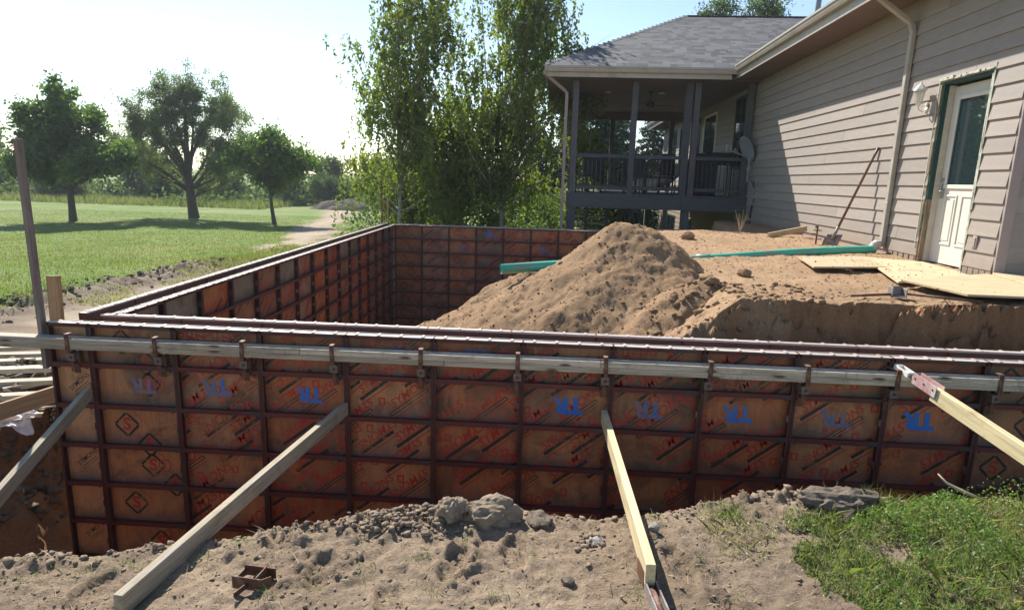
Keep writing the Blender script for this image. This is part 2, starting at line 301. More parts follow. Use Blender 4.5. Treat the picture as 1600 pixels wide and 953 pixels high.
# ------------------------------------------------------------------ terrain
EX = np.array([-3., .6, 1.2, 1.48, 2.04, 2.89, 3.3, 3.77, 4.1, 4.53, 4.8, 5.2, 5.51, 6.16, 7, 12]); EY = np.array([-2.1, -2.0, -1.9, -1.78, -1.60, -1.40, -1.30, -1.28, -1.22, -1.02, -.93, -.95, -.94, -.80, -.8, -.8])
def z_out(x, y):
    d = np.hypot(x - 3.5, y + 4)
    return -.5 - .035 * sst(3.0 - x, 0, 1.2) * sst(-y, .5, 1.2) - .07 * np.clip(d - 3, 0, 4) - .036 * np.clip(d - 7, 0, 26) - .008 * np.clip(d - 33, 0, 27)
def ground_z(x, y, detail=True):
    x = np.asarray(x, float); y = np.asarray(y, float)
    n1 = fbm(x, y, .9, 3, ch=1); n2 = fbm(x, y, 4, 4, .55, ch=2)
    zo = z_out(x, y)
    near = 1 - sst(np.hypot(x - 3.5, y + 4), 12, 30)
    zo = zo + .05 * n1 * near
    # berm of turned soil left of the wall
    bx = -4.3 + .0 * y; db = np.abs(x - (-3.9 - .07 * (y - 4)) - .5 * fbm(y, x * 0, .5, 2)); berm = (1 - sst(db, .15, .75)) * (1 - sst(y, 9.5, 12)) * sst(y, 1.5, 3.2)
    zo = zo + berm * (.10 + .16 * fbm(x, y, 3.5, 4, .6, 4))
    ye = np.interp(x, EX, EY) + .06 * n2 + .05 * fbm(x, y, 1.7, 2, ch=5)
    dex = np.minimum(np.minimum(x + .8 + .1 * n2, y - ye), 10.8 - y)
    inside = dex > 0
    dex = dex + sst(dex, 0, .15) * (.16 * fbm(x + y, (zo - dex * 1.9) * 1.6, 2.2, 4, .6, 3) + .05 * fbm(x - y, zo - dex * 1.9, 11, 3, .6, 2))
    bank = zo - dex * 1.9 - .12 * np.clip(dex * 3, 0, 1) * (n2 + .6 * fbm(x, y, 2, 3, ch=3))
    z = np.where(inside, np.maximum(bank, -2.44 + .03 * n1), zo)
    # unexcavated ground by the house
    yb = 1.02 + .20 * fbm(x, y * 0, 1.3, 5, .65, 6) + .10 * np.clip((x - 7.2), 0, 1) ; xp = 5.1
    zp = .155 + .012 * np.clip(x - 5, 0, 3.2) + .012 * np.clip(y - 1, 0, 5) + .05 * n1
    yfar = 7.9 + 3.4 * sst(x, 7.0, 7.6)
    f0 = zp - 2.7 * np.clip(yb - y, 0, 9); ye2 = y + sst(yb - y, -.03, .05) * (.10 * fbm(x, f0 * 2.2, 2.4, 3, .55, 2) + .05 * (np.abs(fbm(x, f0 * 1.2, 7, 3, .6, 4)) * 2 - .3) + .016 * fbm(x, f0, 26, 3, .7, 5))
    drop = np.maximum(2.7 * np.clip(yb - ye2, 0, 9), .66 * np.clip(xp - x, 0, 9)); drop = np.maximum(drop, .75 * np.clip(y - yfar, 0, 9))
    cut = zp - drop + .16 * np.clip(drop * 2, 0, 1) * (fbm(x, y, 2.6, 3, ch=7) + .4 * n2)
    cut = cut + .05 * np.clip(drop * 3, 0, 1) * fbm(x, y, 8, 4, .65, 1)
    z = np.where((y > -.2) & (x > .4), np.maximum(z, cut), z)
    if detail:
        am = .016 + .02 * sst(z * 0 + berm, .1, .5)
        z = z + near * (am * fbm(x, y, 9, 3, .62, 1) + .007 * fbm(x, y, 33, 2, .6, 3))
        fg = sst(-y, .6, .9) * sst(y, -4.5, -3)
        rg = .5 - np.abs(fbm(x, y, 7, 3, .6, 5)); cl = np.clip(fbm(x, y, 21, 2, .6, 2), .02, 1) ; cl2 = np.clip(fbm(x, y, 48, 2, .6, 4), 0, 1)
        pat = .35 + sst(fbm(x, y, 1.5, 3, .5, 7), -.15, .3)
        for (fx, fy, fa) in ((2.35, -1.62, .3), (2.62, -1.86, .2), (3.15, -1.78, -.2), (3.4, -1.66, .1), (4.25, -1.95, .5), (4.1, -1.65, .2), (1.75, -1.98, -.1), (2.95, -2.05, .4)):
            u_ = (x - fx) * math.cos(fa) + (y - fy) * math.sin(fa); v_ = -(x - fx) * math.sin(fa) + (y - fy) * math.cos(fa); e_ = (u_ / .055) ** 2 + (v_ / .13) ** 2
            z = z - fg * .022 * (1 - sst(e_, .6, 1.1)) * (1 + .25 * np.sin(v_ * 260)) + fg * .010 * np.exp(-((e_ - 1.5) / .5) ** 2)
        z = z + fg * (.016 * (rg - .4) + pat * (.050 * cl + .020 * cl2))
        z = z + sst(-x, .3, .9) * sst(2.0 - y, 0, .5) * sst(y, -2.2, -1.8) * .12 * fbm(x, y, 6, 4, .65, 3)
    return z
def axis(segs, far):
    a = []
    for (lo, hi, st) in segs: a += list(np.arange(lo, hi, st))
    a.append(segs[-1][1]); s = segs[-1][2] * 1.3; p = segs[-1][1]
    while p < far: p += s; a.append(p); s *= 1.13
    lo = []; s = segs[0][2] * 1.3; p = segs[0][0]
    while p > -far: p -= s; lo.append(p); s *= 1.13
    return np.array(lo[::-1] + a)
gx = axis([(-7, -1.4, .09), (-1.4, 1.0, .028), (1.0, 6.2, .013), (6.2, 7.9, .018), (7.9, 8.3, .05), (8.3, 9.5, .1)], 2500); gy = axis([(-3, -2.35, .05), (-2.35, -.75, .0125), (-.75, .55, .03), (.55, 1.35, .0085), (1.35, 1.7, .024), (1.7, 11.2, .065), (11.2, 20, .2)], 2500)
X, Y = np.meshgrid(gx, gy); Z = ground_z(X, Y)
nx, ny = len(gx), len(gy); I = (np.arange(ny - 1)[:, None] * nx + np.arange(nx - 1)[None]).ravel()
gme = npmesh('ground', np.stack([X.ravel(), Y.ravel(), Z.ravel()], 1), np.stack([I, I + 1, I + nx + 1, I + nx], 1), [], True)
# ground cover masks (what grows or lies there)
ROAD = np.array([(-60, 200), (-13.4, 47.5), (-10.3, 36.8), (-8.9, 29.5), (-6.4, 21.4), (-4.6, 15.5), (-3.2, 11.3), (-2.4, 8), (-2, 5), (-1.6, 0), (-1, -6)])
def droad(x, y): return np.abs(x - np.interp(y, ROAD[::-1, 1], ROAD[::-1, 0]))
def grass_mask(x, y):
    left = sst(-x, 2.5 - .12 * 0, 4.3) * sst(y, 3.0, 5.0)
    g = sst(droad(x, y) + 1.2 * fbm(x, y, .35, 3, ch=2) + .5 * fbm(x, y, 1.5, 3), -.2 + .012 * y + 1.5 * sst(13 - y, 0, 5), 1.2 + .02 * y + 1.6 * sst(13 - y, 0, 5))
    return g * (1 - .0) * sst(x + 0 * y, 60, 40) * np.where((x < -.9) | (y > 11), 1, 0)
def weed_mask(x, y):
    e = np.interp(x, EX, EY); r = np.clip(x - 4.75 - .75 * (y + 1.1) + .9 * fbm(x, y, 1.6, 3, ch=3), -5, 1.5)
    m = sst(r, .0, .45) * sst(-(y - e), -.03, .06)
    p = sst(.42 - np.hypot((x - 4.42) / .5, (y + 1.35) / .8), 0, .25) * .8
    k = sst(fbm(x, y, 3.0, 5, .7, 4) + .55 * (m - .5) + .35 * sst(y, -1.9, -1.1) - .05, -.15, .15)
    return np.clip(np.maximum(m * k, p * (.4 + k)), 0, 1)
gm = grass_mask(X, Y); wm = weed_mask(X, Y)
pitsoil = (Y > .38) & (X > 1.2) & (X < 9.5)
plat = np.where(pitsoil & (Y < 11.5), 1., 0.) * sst(Z, -2.3, -2.0)
slope = np.hypot(*np.gradient(Z, gy, gx)); deep = np.where((X > -1.1) & (X < 13) & (Y < 10.9) & (Y > -2.4) & ~pitsoil, sst(-(Z - z_out(X, Y)), .12, .4), 0); cutm = np.where((Y > .3) & (Y < 1.5) & (X > 4.4), sst(X + .6 * fbm(X, Y, 3, 3, .6, 2), 4.7, 5.5) * np.maximum(sst(.02 - Z, 0, .06), sst(slope, .9, 1.6)), 0)
sandm = .75 * sst(.9 + .015 * Y + 1.1 * sst(13 - Y, 0, 6) - droad(X, Y) + 1.2 * fbm(X, Y, .6, 4, .6, 3), 0, 1.2) * np.where((X < -.8) & (Y > 3), 1, 0)
bermm = .85 * (1 - sst(np.abs(X - (-3.9 - .07 * (Y - 4)) - .5 * fbm(Y, X * 0, .5, 2)), .4, 1.3)) * (1 - sst(Y, 9.5, 12.5)) * np.where(X < -1, 1, 0)
for nme, arr in (('grass', gm), ('weed', wm), ('plat', plat), ('deep', np.clip(deep + cutm, 0, 1)), ('sand', sandm), ('berm', bermm)):
    a = gme.attributes.new(nme, 'FLOAT', 'POINT'); a.data.foreach_set('value', np.asarray(arr, np.float32).ravel())
t = NT('ground_surface'); v = t.pos()
n_big = t.noise(v, 1.6, 8, .65, .2); n_mid = t.noise(v, 11, 8, .72); n_fin = t.noise(v, 60, 6, .75); n_spk = t.noise(v, 150, 3, .7)
def tone(lo, hi): return t.mix(.45, t.ramp(n_big, [(.32, lo), (.68, hi)]), t.ramp(n_fin, [(.32, tuple(x * .5 for x in lo)), (.6, hi), (.8, tuple(min(1, x * 1.3) for x in hi))]))
c = tone((.20, .142, .095), (.41, .315, .22)); c = t.mix(t.ramp(t.noise(v, .9, 5, .65, .5), [(.42, (0, 0, 0)), (.62, (.55, .55, .55))]), c, (.17, .125, .09))
c = t.mix(t.ramp(n_mid, [(.55, (0, 0, 0)), (.75, (.5, .5, .5))]), c, (.15, .12, .095))
c = t.mix(t.attr('plat'), c, tone((.29, .18, .105), (.47, .315, .19)))
c = t.mix(t.attr('sand'), c, tone((.36, .29, .20), (.50, .42, .31)))
c = t.mix(t.attr('berm'), c, tone((.15, .115, .085), (.29, .235, .18)))
gf = t.math('ADD', t.attr('grass'), t.math('MULTIPLY', t.math('SUBTRACT', n_mid, .5), 1.2))
gr = t.mix(t.ramp(t.noise(v, .35, 5, .6), [(.38, (0, 0, 0)), (.62, (1, 1, 1))]), (.085, .165, .025), (.17, .22, .06))
gr = t.mix(t.ramp(t.noise(v, .22, 6, .65, .6), [(.46, (0, 0, 0)), (.62, (.7, .7, .7))]), gr, (.30, .28, .16)); gr = t.mix(t.ramp(n_mid, [(.45, (0, 0, 0)), (.8, (1, 1, 1))]), gr, (.30, .27, .15)); gr = t.mix(.35, gr, t.ramp(n_fin, [(.3, (.04, .08, .012)), (.7, (.2, .3, .07))]))
c = t.mix(t.ramp(gf, [(.35, (0, 0, 0)), (.65, (1, 1, 1))]), c, gr)
c = t.mix(t.math('MULTIPLY', t.attr('weed'), .35), c, (.13, .12, .06))
c = t.mix(t.attr('deep'), c, tone((.21, .10, .045), (.38, .205, .105)))
t.base(c); t.rough(.95); t.b.inputs['Specular IOR Level'].default_value = .12
t.bump(t.math('ADD', t.math('MULTIPLY', n_mid, .8), t.math('ADD', t.math('MULTIPLY', n_fin, .7), t.math('MULTIPLY', n_spk, .25))), .7, .035)
gme.materials.append(t.m)
ground = obj('ground', gme); tag(ground, kind='structure')
def gz(x, y): return float(ground_z(np.array([x]), np.array([y]))[0])

# dirt mound inside the forms (two merged heaps)
def mound_z(x, y):
    d1 = np.hypot(x - 4.42, (y - 2.9) * 1.0); d2 = np.hypot(x - 3.35, y - 3.95); d3 = np.hypot(x - 4.9, y - 1.75)
    a = np.arctan2(y - 2.9, x - 4.42); rid = .10 * np.sin(3 * a + 1) + .07 * np.sin(7 * a)
    z1 = .61 - .64 * (np.sqrt(d1 ** 2 + .03) - .12) * (1 + .10 * rid); z2 = -.06 - .62 * (np.sqrt(d2 ** 2 + .02) - .1); z3 = .16 - .55 * d3
    z = np.maximum(np.maximum(z1, z2), z3)
    n = fbm(x, y, 1.6, 3, .55, 4); m = fbm(x, y, 5, 4, .6, 5)
    lump = np.abs(fbm(x, y, 3.2, 3, .6, 2)) - .15
    return z + .15 * n + .022 * m + .03 * (.3 - np.abs(fbm(x, y, 8, 3, .6, 3))) + .018 * np.clip(fbm(x, y, 19, 3, .65, 2), -.2, 1) - .012 * np.abs(np.sin(a * 11 + 2 * n * 6)) * sst(d1, .3, .9) + .02 * fbm(x, y, 22, 3, .65, 1) + .007 * fbm(x, y, 60, 2, .6, 1)
mx_ = np.arange(.6, 7.0, .024); my_ = np.arange(.36, 7.0, .026); MX, MY = np.meshgrid(mx_, my_); MZ = mound_z(MX, MY); GZ = ground_z(MX, MY)
keep = MZ > GZ - .06
MZ = np.where(keep, MZ, GZ - .08)
nxm, nym = len(mx_), len(my_); J = (np.arange(nym - 1)[:, None] * nxm + np.arange(nxm - 1)[None]).ravel(); Fq = np.stack([J, J + 1, J + nxm + 1, J + nxm], 1)
kf = keep.ravel()[Fq].any(1); Fq = Fq[kf]; used = np.unique(Fq); remap = np.zeros(nxm * nym, int); remap[used] = np.arange(len(used))
md = obj('dirt_mound', npmesh('dirt_mound', np.stack([MX.ravel(), MY.ravel(), MZ.ravel()], 1)[used], remap[Fq], M['mound'], True))
tag(md, 'tall heap of tan excavated dirt inside the concrete forms', 'dirt mound')
def top_z(x, y): return max(gz(x, y), float(mound_z(np.array([x]), np.array([y]))[0]) if (.6 < x < 7 and .36 < y < 7) else -9)

# rocks and clods
def rock_mesh(name, mat, seed, sub=3, flat=.6, rough=.35, smooth=False):
    bm = bmesh.new(); bmesh.ops.create_icosphere(bm, subdivisions=sub, radius=1); r = random.Random(seed); o = Vector((r.random() * 9, r.random() * 9, r.random() * 9))
    from mathutils import noise as mn
    for v in bm.verts:
        n = v.co.normalized(); k = 1 + rough * mn.noise(n * 1.4 + o) + rough * .5 * mn.noise(n * 3.5 + o) + rough * .3 * mn.noise(n * 8 + o)
        v.co = n * k; v.co.z *= flat
    me = bpy.data.meshes.new(name); bm.to_mesh(me); bm.free(); me.materials.append(mat)
    if smooth: me.polygons.foreach_set('use_smooth', [True] * len(me.polygons))
    return me
def rock(name, label, cat, x, y, s, mat='clod', seed=1, sub=3, flat=.6, rough=.35, rz=0, z=None, sink=.25, group=None, sxyz=None, tilt=0):
    o = obj(name, rock_mesh(name, M[mat], seed, sub, flat, rough)); sx = sxyz or (s, s, s); o.scale = sx
    o.location = (x, y, (top_z(x, y) if z is None else z) + sx[2] * flat * (1 - sink * 2) * .8); o.rotation_euler = (tilt, 0, rz)
    return tag(o, label, cat, group)
rock('soil_slab', 'long dark slab of sod soil on the trench edge beside the green weeds', 'soil clod', 5.02, -1.08, .2, 'dark_clod', 5, 4, .5, .45, .08, sxyz=(.21, .12, .15), sink=.3)
rock('soil_clod', 'large pale rooted clod on the trench edge, centre of the foreground', 'soil clod', 3.27, -1.42, .12, 'clod', 9, 4, .75, .4, .2, sxyz=(.125, .09, .10), sink=.3)
rock('soil_clod', 'rounded clod touching the left side of the large pale clod', 'soil clod', 3.09, -1.44, .08, 'clod', 12, 4, .8, .4, .8, sxyz=(.075, .06, .08), sink=.3)
rock('soil_clod', 'small dark clod just right of the large pale clod', 'soil clod', 3.50, -1.40, .06, 'dark_clod', 13, 3, .6, .4, 1.8, sxyz=(.075, .05, .055), sink=.3)
rock('stone', 'pale round stone on bare soil right of the bright yellow brace', 'stone', 4.03, -1.42, .026, 'tile_grey', 20, 2, .8, .2)
rock('stone', 'dark angular stone on the bare soil left of the yellow brace', 'stone', 3.62, -1.83, .028, 'dark_clod', 21, 2, .7, .5)
rock('stone', 'small dark stone in the middle of the bare foreground soil', 'stone', 2.75, -1.76, .018, 'dark_clod', 22, 2, .8, .5)
rock('stone', 'flat grey stone beside the foot of the yellow brace', 'stone', 3.88, -2.03, .03, 'tile_grey', 23, 2, .4, .3)
rock('stone', 'pale broken stone beside the grey rubble left of the yellow brace', 'stone', 3.76, -1.52, .035, 'tile_grey', 24, 2, .6, .4)
rock('stone', 'rounded tan stone at the right foot of the dirt mound', 'stone', 5.54, 2.4, .07, 'mound', 25, 3, .7, .25)
rock('stone', 'low tan stone left of the rounded one on the mound foot', 'stone', 5.02, 1.75, .09, 'mound', 26, 3, .55, .3)
rock('stone', 'brown rounded stone behind the mound near the porch', 'stone', 5.7, 5.75, .10, 'mound', 27, 3, .8, .2)

def scatter(name, label_cat, n, fn, size, mat, seed, sub=1, flat=.7, zf=None, power=2.2):
    """many small loose lumps as one stuff object"""
    r = np.random.default_rng(seed); bm = bmesh.new(); bmesh.ops.create_icosphere(bm, subdivisions=sub, radius=1)
    bv = np.array([v.co[:] for v in bm.verts]); bf = np.array([[v.index for v in f.verts] for f in bm.faces]); bm.free()
    P = fn(r, n); n = len(P); s = size[0] + (size[1] - size[0]) * r.random(n) ** power
    ang = r.random(n) * 6.28; ca, sa = np.cos(ang), np.sin(ang)
    V = bv[None] * (1 + 1.15 * (r.random((n, len(bv), 1)) - .5)) * s[:, None, None] * np.stack([.7 + .6 * r.random(n), .7 + .6 * r.random(n), flat * (.6 + .6 * r.random(n))], 1)[:, None, :]
    V = np.stack([V[..., 0] * ca[:, None] - V[..., 1] * sa[:, None], V[..., 0] * sa[:, None] + V[..., 1] * ca[:, None], V[..., 2]], -1)
    z = (zf or ground_z)(P[:, 0], P[:, 1]); V += np.stack([P[:, 0], P[:, 1], z + s * flat * .35], 1)[:, None, :]
    F = bf[None] + (np.arange(n) * len(bv))[:, None, None]
    o = obj(name, npmesh(name, V.reshape(-1, 3), F.reshape(-1, 3), M[mat])); return tag(o, label_cat[0], label_cat[1], kind='stuff')
def fgp(r, n):
    x = r.uniform(.8, 7, n); y = np.interp(x, EX, EY) - r.random(n) ** 1.3 * 1.3 + .03; k = vnoise(x * 2.2, y * 2.2, 1) + .5 > r.random(n) * .8; return np.stack([x, y], 1)[k]
scatter('soil_crumbs', ('loose crumbs of dry soil over the bare foreground', 'soil crumbs'), 9000, fgp, (.002, .011), 'clod', 31, power=4)
def edgep(r, n):
    x = r.uniform(.9, 4.9, n); y = np.interp(x, EX, EY) - np.abs(r.normal(0, .05, n)) + .02; return np.stack([x, y], 1)
scatter('edge_crumbs', ('crumbled clods along the lip of the trench', 'soil crumbs'), 600, edgep, (.004, .022), 'clod', 32, power=4)
def rubp(r, n): return np.stack([r.normal(2.86, .17, n), r.normal(-1.49, .06, n)], 1)
def rubz(x, y): return ground_z(x, y) + .03 * np.exp(-((x - 2.83) / .13) ** 2 - ((y + 1.48) / .07) ** 2)
scatter('clod_rubble', ('low heap of crumbled grey clods on the trench edge left of centre', 'rubble'), 520, rubp, (.003, .018), 'clod', 33, 1, .8, rubz, 2.5)
def rub2(r, n): return np.stack([r.normal(3.74, .05, n), r.normal(-1.52, .03, n)], 1)
scatter('stone_rubble', ('little cluster of broken grey stones left of the yellow brace', 'rubble'), 60, rub2, (.006, .022), 'clod', 34, 1)
def mdp(r, n):
    x = r.uniform(1.8, 6.4, n); y = r.uniform(.5, 4.6, n); k = mound_z(x, y) > ground_z(x, y); return np.stack([x, y], 1)[k]
scatter('mound_gravel', ('pebbles and lumps lying on the dirt mound', 'gravel'), 11000, mdp, (.002, .017), 'mound', 35, 1, .8, lambda x, y: mound_z(x, y) - .003, 7)
def bkp(r, n):
    x = r.uniform(4.4, 5.9, n); y = r.uniform(.75, 1.9, n); return np.stack([x, y], 1)
scatter('bank_gravel', ('broken stones on the sunlit shoulder of the dirt bank', 'gravel'), 500, bkp, (.004, .035), 'mound', 36, 1, .7, lambda x, y: np.maximum(mound_z(x, y), ground_z(x, y)), 3)
def plp(r, n):
    x = r.uniform(5.2, 8.0, n); y = 1.05 + r.random(n) ** 1.4 * 7; return np.stack([x, y], 1)
scatter('platform_gravel', ('loose gravel on the tan dirt by the house', 'gravel'), 5000, plp, (.002, .013), 'mound', 37, 1, .6, None, 4)
def bmp(r, n):
    y = r.uniform(2.2, 11, n); x = -3.9 - .07 * (y - 4) + .5 * fbm(y, y * 0, .5, 2) + r.normal(0, .3, n); return np.stack([x, y], 1)
scatter('berm_clods', ('dark clods along the turned soil left of the forms', 'soil clods'), 1800, bmp, (.008, .05), 'dark_clod', 38, 1, .7, None, 4)
def trp(r, n):
    x = r.uniform(-1.3, -.3, n); y = r.uniform(-1.9, 1.5, n); return np.stack([x, y], 1)
scatter('trench_clods', ('dark lumps on the trench bank left of the form corner', 'soil clods'), 2600, trp, (.008, .05), 'dark_clod', 39, 1, .8, None, 2)
#@@FORMS
# ------------------------------------------------------------------ lettering as flat print geometry
_tc = {}
def text_tris(s, size=1., bold=.0, shear=0.):
    k = (s, bold, shear)
    if k not in _tc:
        cu_ = bpy.data.curves.new('print', 'FONT'); cu_.body = s; cu_.size = 1; cu_.offset = bold; cu_.shear = shear; cu_.resolution_u = 3
        cu_.align_x = 'CENTER'; cu_.align_y = 'CENTER'
        o_ = bpy.data.objects.new('print', cu_); me = bpy.data.meshes.new_from_object(o_); me.calc_loop_triangles()
        v = [(p.co.x, p.co.y) for p in me.vertices]; _tc[k] = [[v[i] for i in tt.vertices] for tt in me.loop_triangles]
        bpy.data.meshes.remove(me); bpy.data.objects.remove(o_); bpy.data.curves.remove(cu_)
    return [[(x * size, y * size) for x, y in tt] for tt in _tc[k]]
def xf(polys, ang, ox, oy):
    c_, s_ = math.cos(ang), math.sin(ang); return [[(x * c_ - y * s_ + ox, x * s_ + y * c_ + oy) for x, y in p] for p in polys]
def clip(poly, x0, y0, x1, y1):
    def cut(P, f, g):
        out = []
        for i in range(len(P)):
            a, b = P[i], P[(i + 1) % len(P)]; fa, fb = f(a), f(b)
            if fa >= 0: out.append(a)
            if (fa >= 0) != (fb >= 0): tt = fa / (fa - fb); out.append((a[0] + (b[0] - a[0]) * tt, a[1] + (b[1] - a[1]) * tt))
        return out
    for f in (lambda p: p[0] - x0, lambda p: x1 - p[0], lambda p: p[1] - y0, lambda p: y1 - p[1]):
        poly = cut(poly, f, 0)
        if len(poly) < 3: return []
    return poly
def rect(cx, cy, w_, h_, ang): return xf([[(-w_ / 2, -h_ / 2), (w_ / 2, -h_ / 2), (w_ / 2, h_ / 2), (-w_ / 2, h_ / 2)]], ang, cx, cy)[0]
def frame_rect(cx, cy, w_, h_, ang, t_):
    P = [(-w_ / 2, -h_ / 2, w_ / 2, -h_ / 2 + t_), (-w_ / 2, h_ / 2 - t_, w_ / 2, h_ / 2), (-w_ / 2, -h_ / 2 + t_, -w_ / 2 + t_, h_ / 2 - t_), (w_ / 2 - t_, -h_ / 2 + t_, w_ / 2, h_ / 2 - t_)]
    return xf([[(a, b), (c_, b), (c_, d), (a, d)] for a, b, c_, d in P], ang, cx, cy)
PH = 2.44
def prints_diag(w_, seed):
    """diagonal strips: red outline lettering between black bars"""
    r = random.Random(seed); red, blk = [], []; ang = R(38 + r.uniform(-2, 2)); sz = r.uniform(.075, .105); d = Vector((math.cos(ang), math.sin(ang))); nn = Vector((-d.y, d.x))
    for i in range(-24, 4):
        base = nn * (i * .108) + d * (r.uniform(-.1, .1) + (i % 2) * .33)
        for j in range(-4, 9):
            p = base + d * (j * .62)
            if not (-.5 < p.x < w_ + .5 and -PH - .5 < p.y < .5): continue
            if r.random() < .16: continue
            if (i + j) % 3 == 0: blk += frame_rect(p.x, p.y, .34, .028, ang, .007)
            else: blk.append(rect(p.x, p.y, .30, .024, ang))
            q = p + nn * .054 + d * .05
            red += xf(text_tris('SYMONS', sz, .012, .25), ang + (math.pi if i % 2 else 0), q.x, q.y)
            q2 = p - nn * .034; red.append(rect(q2.x, q2.y, .33, .0075, ang)); q2 = p + nn * .022; red.append(rect(q2.x, q2.y, .33, .0055, ang))
            q3 = p + d * .26; red += frame_rect(q3.x, q3.y + .01, .05, .06, 0, .012)
    return red, blk
def prints_diamond(w_, seed):
    r = random.Random(seed); red, blk = [], []
    for k in range(9):
        cy = -.14 - k * .31; cx = .18 + (k % 2) * .17 + .02 * r.random()
        for (ox, oy) in ((0, 0), (.16, -.15)) if k % 3 != 1 else ((0, 0),):
            a, b = cx + ox, cy + oy; L = .125
            for q, (ux, uy) in enumerate(((1, 1), (1, -1), (-1, -1), (-1, 1))):
                blk.append(rect(a + ux * L * .36, b + uy * L * .36, L * .95, .017, R(-45 if ux * uy > 0 else 45)))
            red += xf(text_tris('S', .13, .035), 0, a, b)
            red += xf(text_tris('STEEL-PLY', .026, .003), R(-45), a + .095, b + .06)
        if k % 2:
            for m in range(16): an = m * math.pi / 8; red.append(rect(.44 + .045 * math.cos(an), cy + .045 * math.sin(an), .019, .009, an + math.pi / 2))
            red += xf(text_tris('K', .055, .01), 0, .44, cy)
    return red, blk
def prints_stamp(w_, seed):
    blk = []
    for k in (0, 2, 4, 6):
        cy = -.45 - k * .29
        blk += xf(text_tris('SYMONS', .05, .004), R(40), w_ * .52, cy); blk += xf([[(-.07, -.003), (.07, -.003), (.07, .002), (-.07, .002)]], R(40), w_ * .56, cy - .035)
        blk += xf(text_tris('HDO PLYWOOD', .02, .001), R(40), w_ * .59, cy - .055)
    return [], blk
def ply_mesh(w_, style, mat, seed, yface=.052, print_y=.0505):
    """plywood sheet: lies at the concrete side of the form; print on the ribbed side (towards -Y)"""
    b = MB(); b.box(.006, yface, -PH + .006, w_ - .006, .0600, -.007, 0)
    red, blk = dict(diag=prints_diag, diamond=prints_diamond, stamp=prints_stamp, none=lambda a, c_: ([], []))[style](w_, seed)
    for polys, mi, yy in ((blk, 1, print_y), (red, 2, print_y - .0006)):
        for p in polys:
            q = clip(p, .012, -PH + .012, w_ - .012, -.012)
            if len(q) >= 3: b.add([(x, yy, z) for x, z in q], [tuple(range(len(q)))], mi)
    return b.mesh('plywood_sheet', [M[mat], M['ink_black'], M['ink_red']], recalc=False)
def frame_mesh(w_, corner=False):
    b = MB(); t_ = .0045
    for x0, x1 in ((.0008, .0065), (w_ - .0065, w_ - .0008)):
        b.box(x0, .001, -PH, x1, .0635, -.002, 0)
    for s_, xx in ((1, .0065), (-1, w_ - .0065)):      # inward lip of the side rail
        b.box(min(xx, xx + s_ * .012), .0, -PH + .01, max(xx, xx + s_ * .012), .006, -.008, 0)
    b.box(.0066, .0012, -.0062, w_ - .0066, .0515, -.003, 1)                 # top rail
    b.box(.0066, .0, -.030, w_ - .0066, .0045, -.0064, 0)
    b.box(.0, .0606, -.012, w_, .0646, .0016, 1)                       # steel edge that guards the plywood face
    b.box(.0066, .0012, -PH + .001, w_ - .0066, .0515, -PH + .006, 0)
    nb = max(2, int(round(w_ / .152)))
    for i in range(nb):                                                    # tie slots pressed into the rails
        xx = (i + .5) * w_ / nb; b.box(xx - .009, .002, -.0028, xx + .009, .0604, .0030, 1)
    for k in range(8):                                                     # wedge bolts through the side rail
        zz = -.15 - .305 * k
        b.box(w_ - .030, .012, zz - .006, w_ + .012, .020, zz + .006, 2); b.box(w_ - .026, .0, zz - .03, w_ - .020, .034, zz + .02, 2)
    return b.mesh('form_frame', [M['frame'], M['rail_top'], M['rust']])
def rib_mesh(w_):
    b = MB(); b.box(.0067, .0025, -.0025, w_ - .0067, .0512, .0025, 0); b.box(.0068, .001, -.019, w_ - .0068, .0055, .0145, 0)
    for xx in (.05, w_ - .05): b.box(xx - .004, .006, -.03, xx + .004, .045, -.0026, 0)
    return b.mesh('cross_rib', [M['rib']])
_ply, _frm, _rib = {}, {}, {}
def panel(parent, x, w_, style, mat, seed, tr=None, label=None, ribs=True):
    if w_ not in _frm: _frm[w_] = frame_mesh(w_); _rib[w_] = rib_mesh(w_)
    p = obj('form_panel', _frm[w_], parent, (x, 0, 0))
    k = (w_, style, mat, seed)
    if k not in _ply: _ply[k] = ply_mesh(w_, style, mat, seed)
    obj('plywood_sheet', _ply[k], p)
    if ribs:
        for i in range(1, 8): obj('cross_rib', _rib[w_], p, (0, 0, -.305 * i))
    if tr:
        tx, size, ang, offz = tr[:4]; b = MB()
        for tt in xf(text_tris('TR', size * .95, .055), math.pi + ang, tx, -.455 + offz):
            b.add([(a, .0490, c_) for a, c_ in tt], [(0, 1, 2)])
        obj('stencil_mark', b.mesh('stencil_mark', M['ink_blue_faded' if len(tr) > 4 else 'ink_blue'], recalc=False), p)
    if label: p['label'] = label
    return p
def clamp_mesh():
    b = MB()
    b.box(-.014, -.0995, -.195, .014, -.0925, -.062, 0); b.box(-.014, -.0995, -.0615, .014, -.055, -.056, 0); b.box(-.006, -.112, -.078, .006, -.0995, -.072, 0)
    b.box(-.028, -.078, -.255, .024, -.028, -.200, 1); b.box(-.030, -.0275, -.29, -.024, .012, -.185, 0); b.box(.020, -.0275, -.29, .026, .012, -.185, 0)
    b.box(-.020, -.06, -.335, .004, -.054, -.263, 0); b.box(-.03, -.020, -.30, .01, -.014, -.36, 0)
    b.tube([(0, -.083, -.228), (0, -.079, -.228)], .009, 8, 2)
    return b.mesh('waler_clamp', [M['rust'], M['rust_grey'], M['black']])
def wall(name, label, loc, rz): return thing(name, label, 'formwork', loc, rz, 'steel concrete forms standing round the excavation')
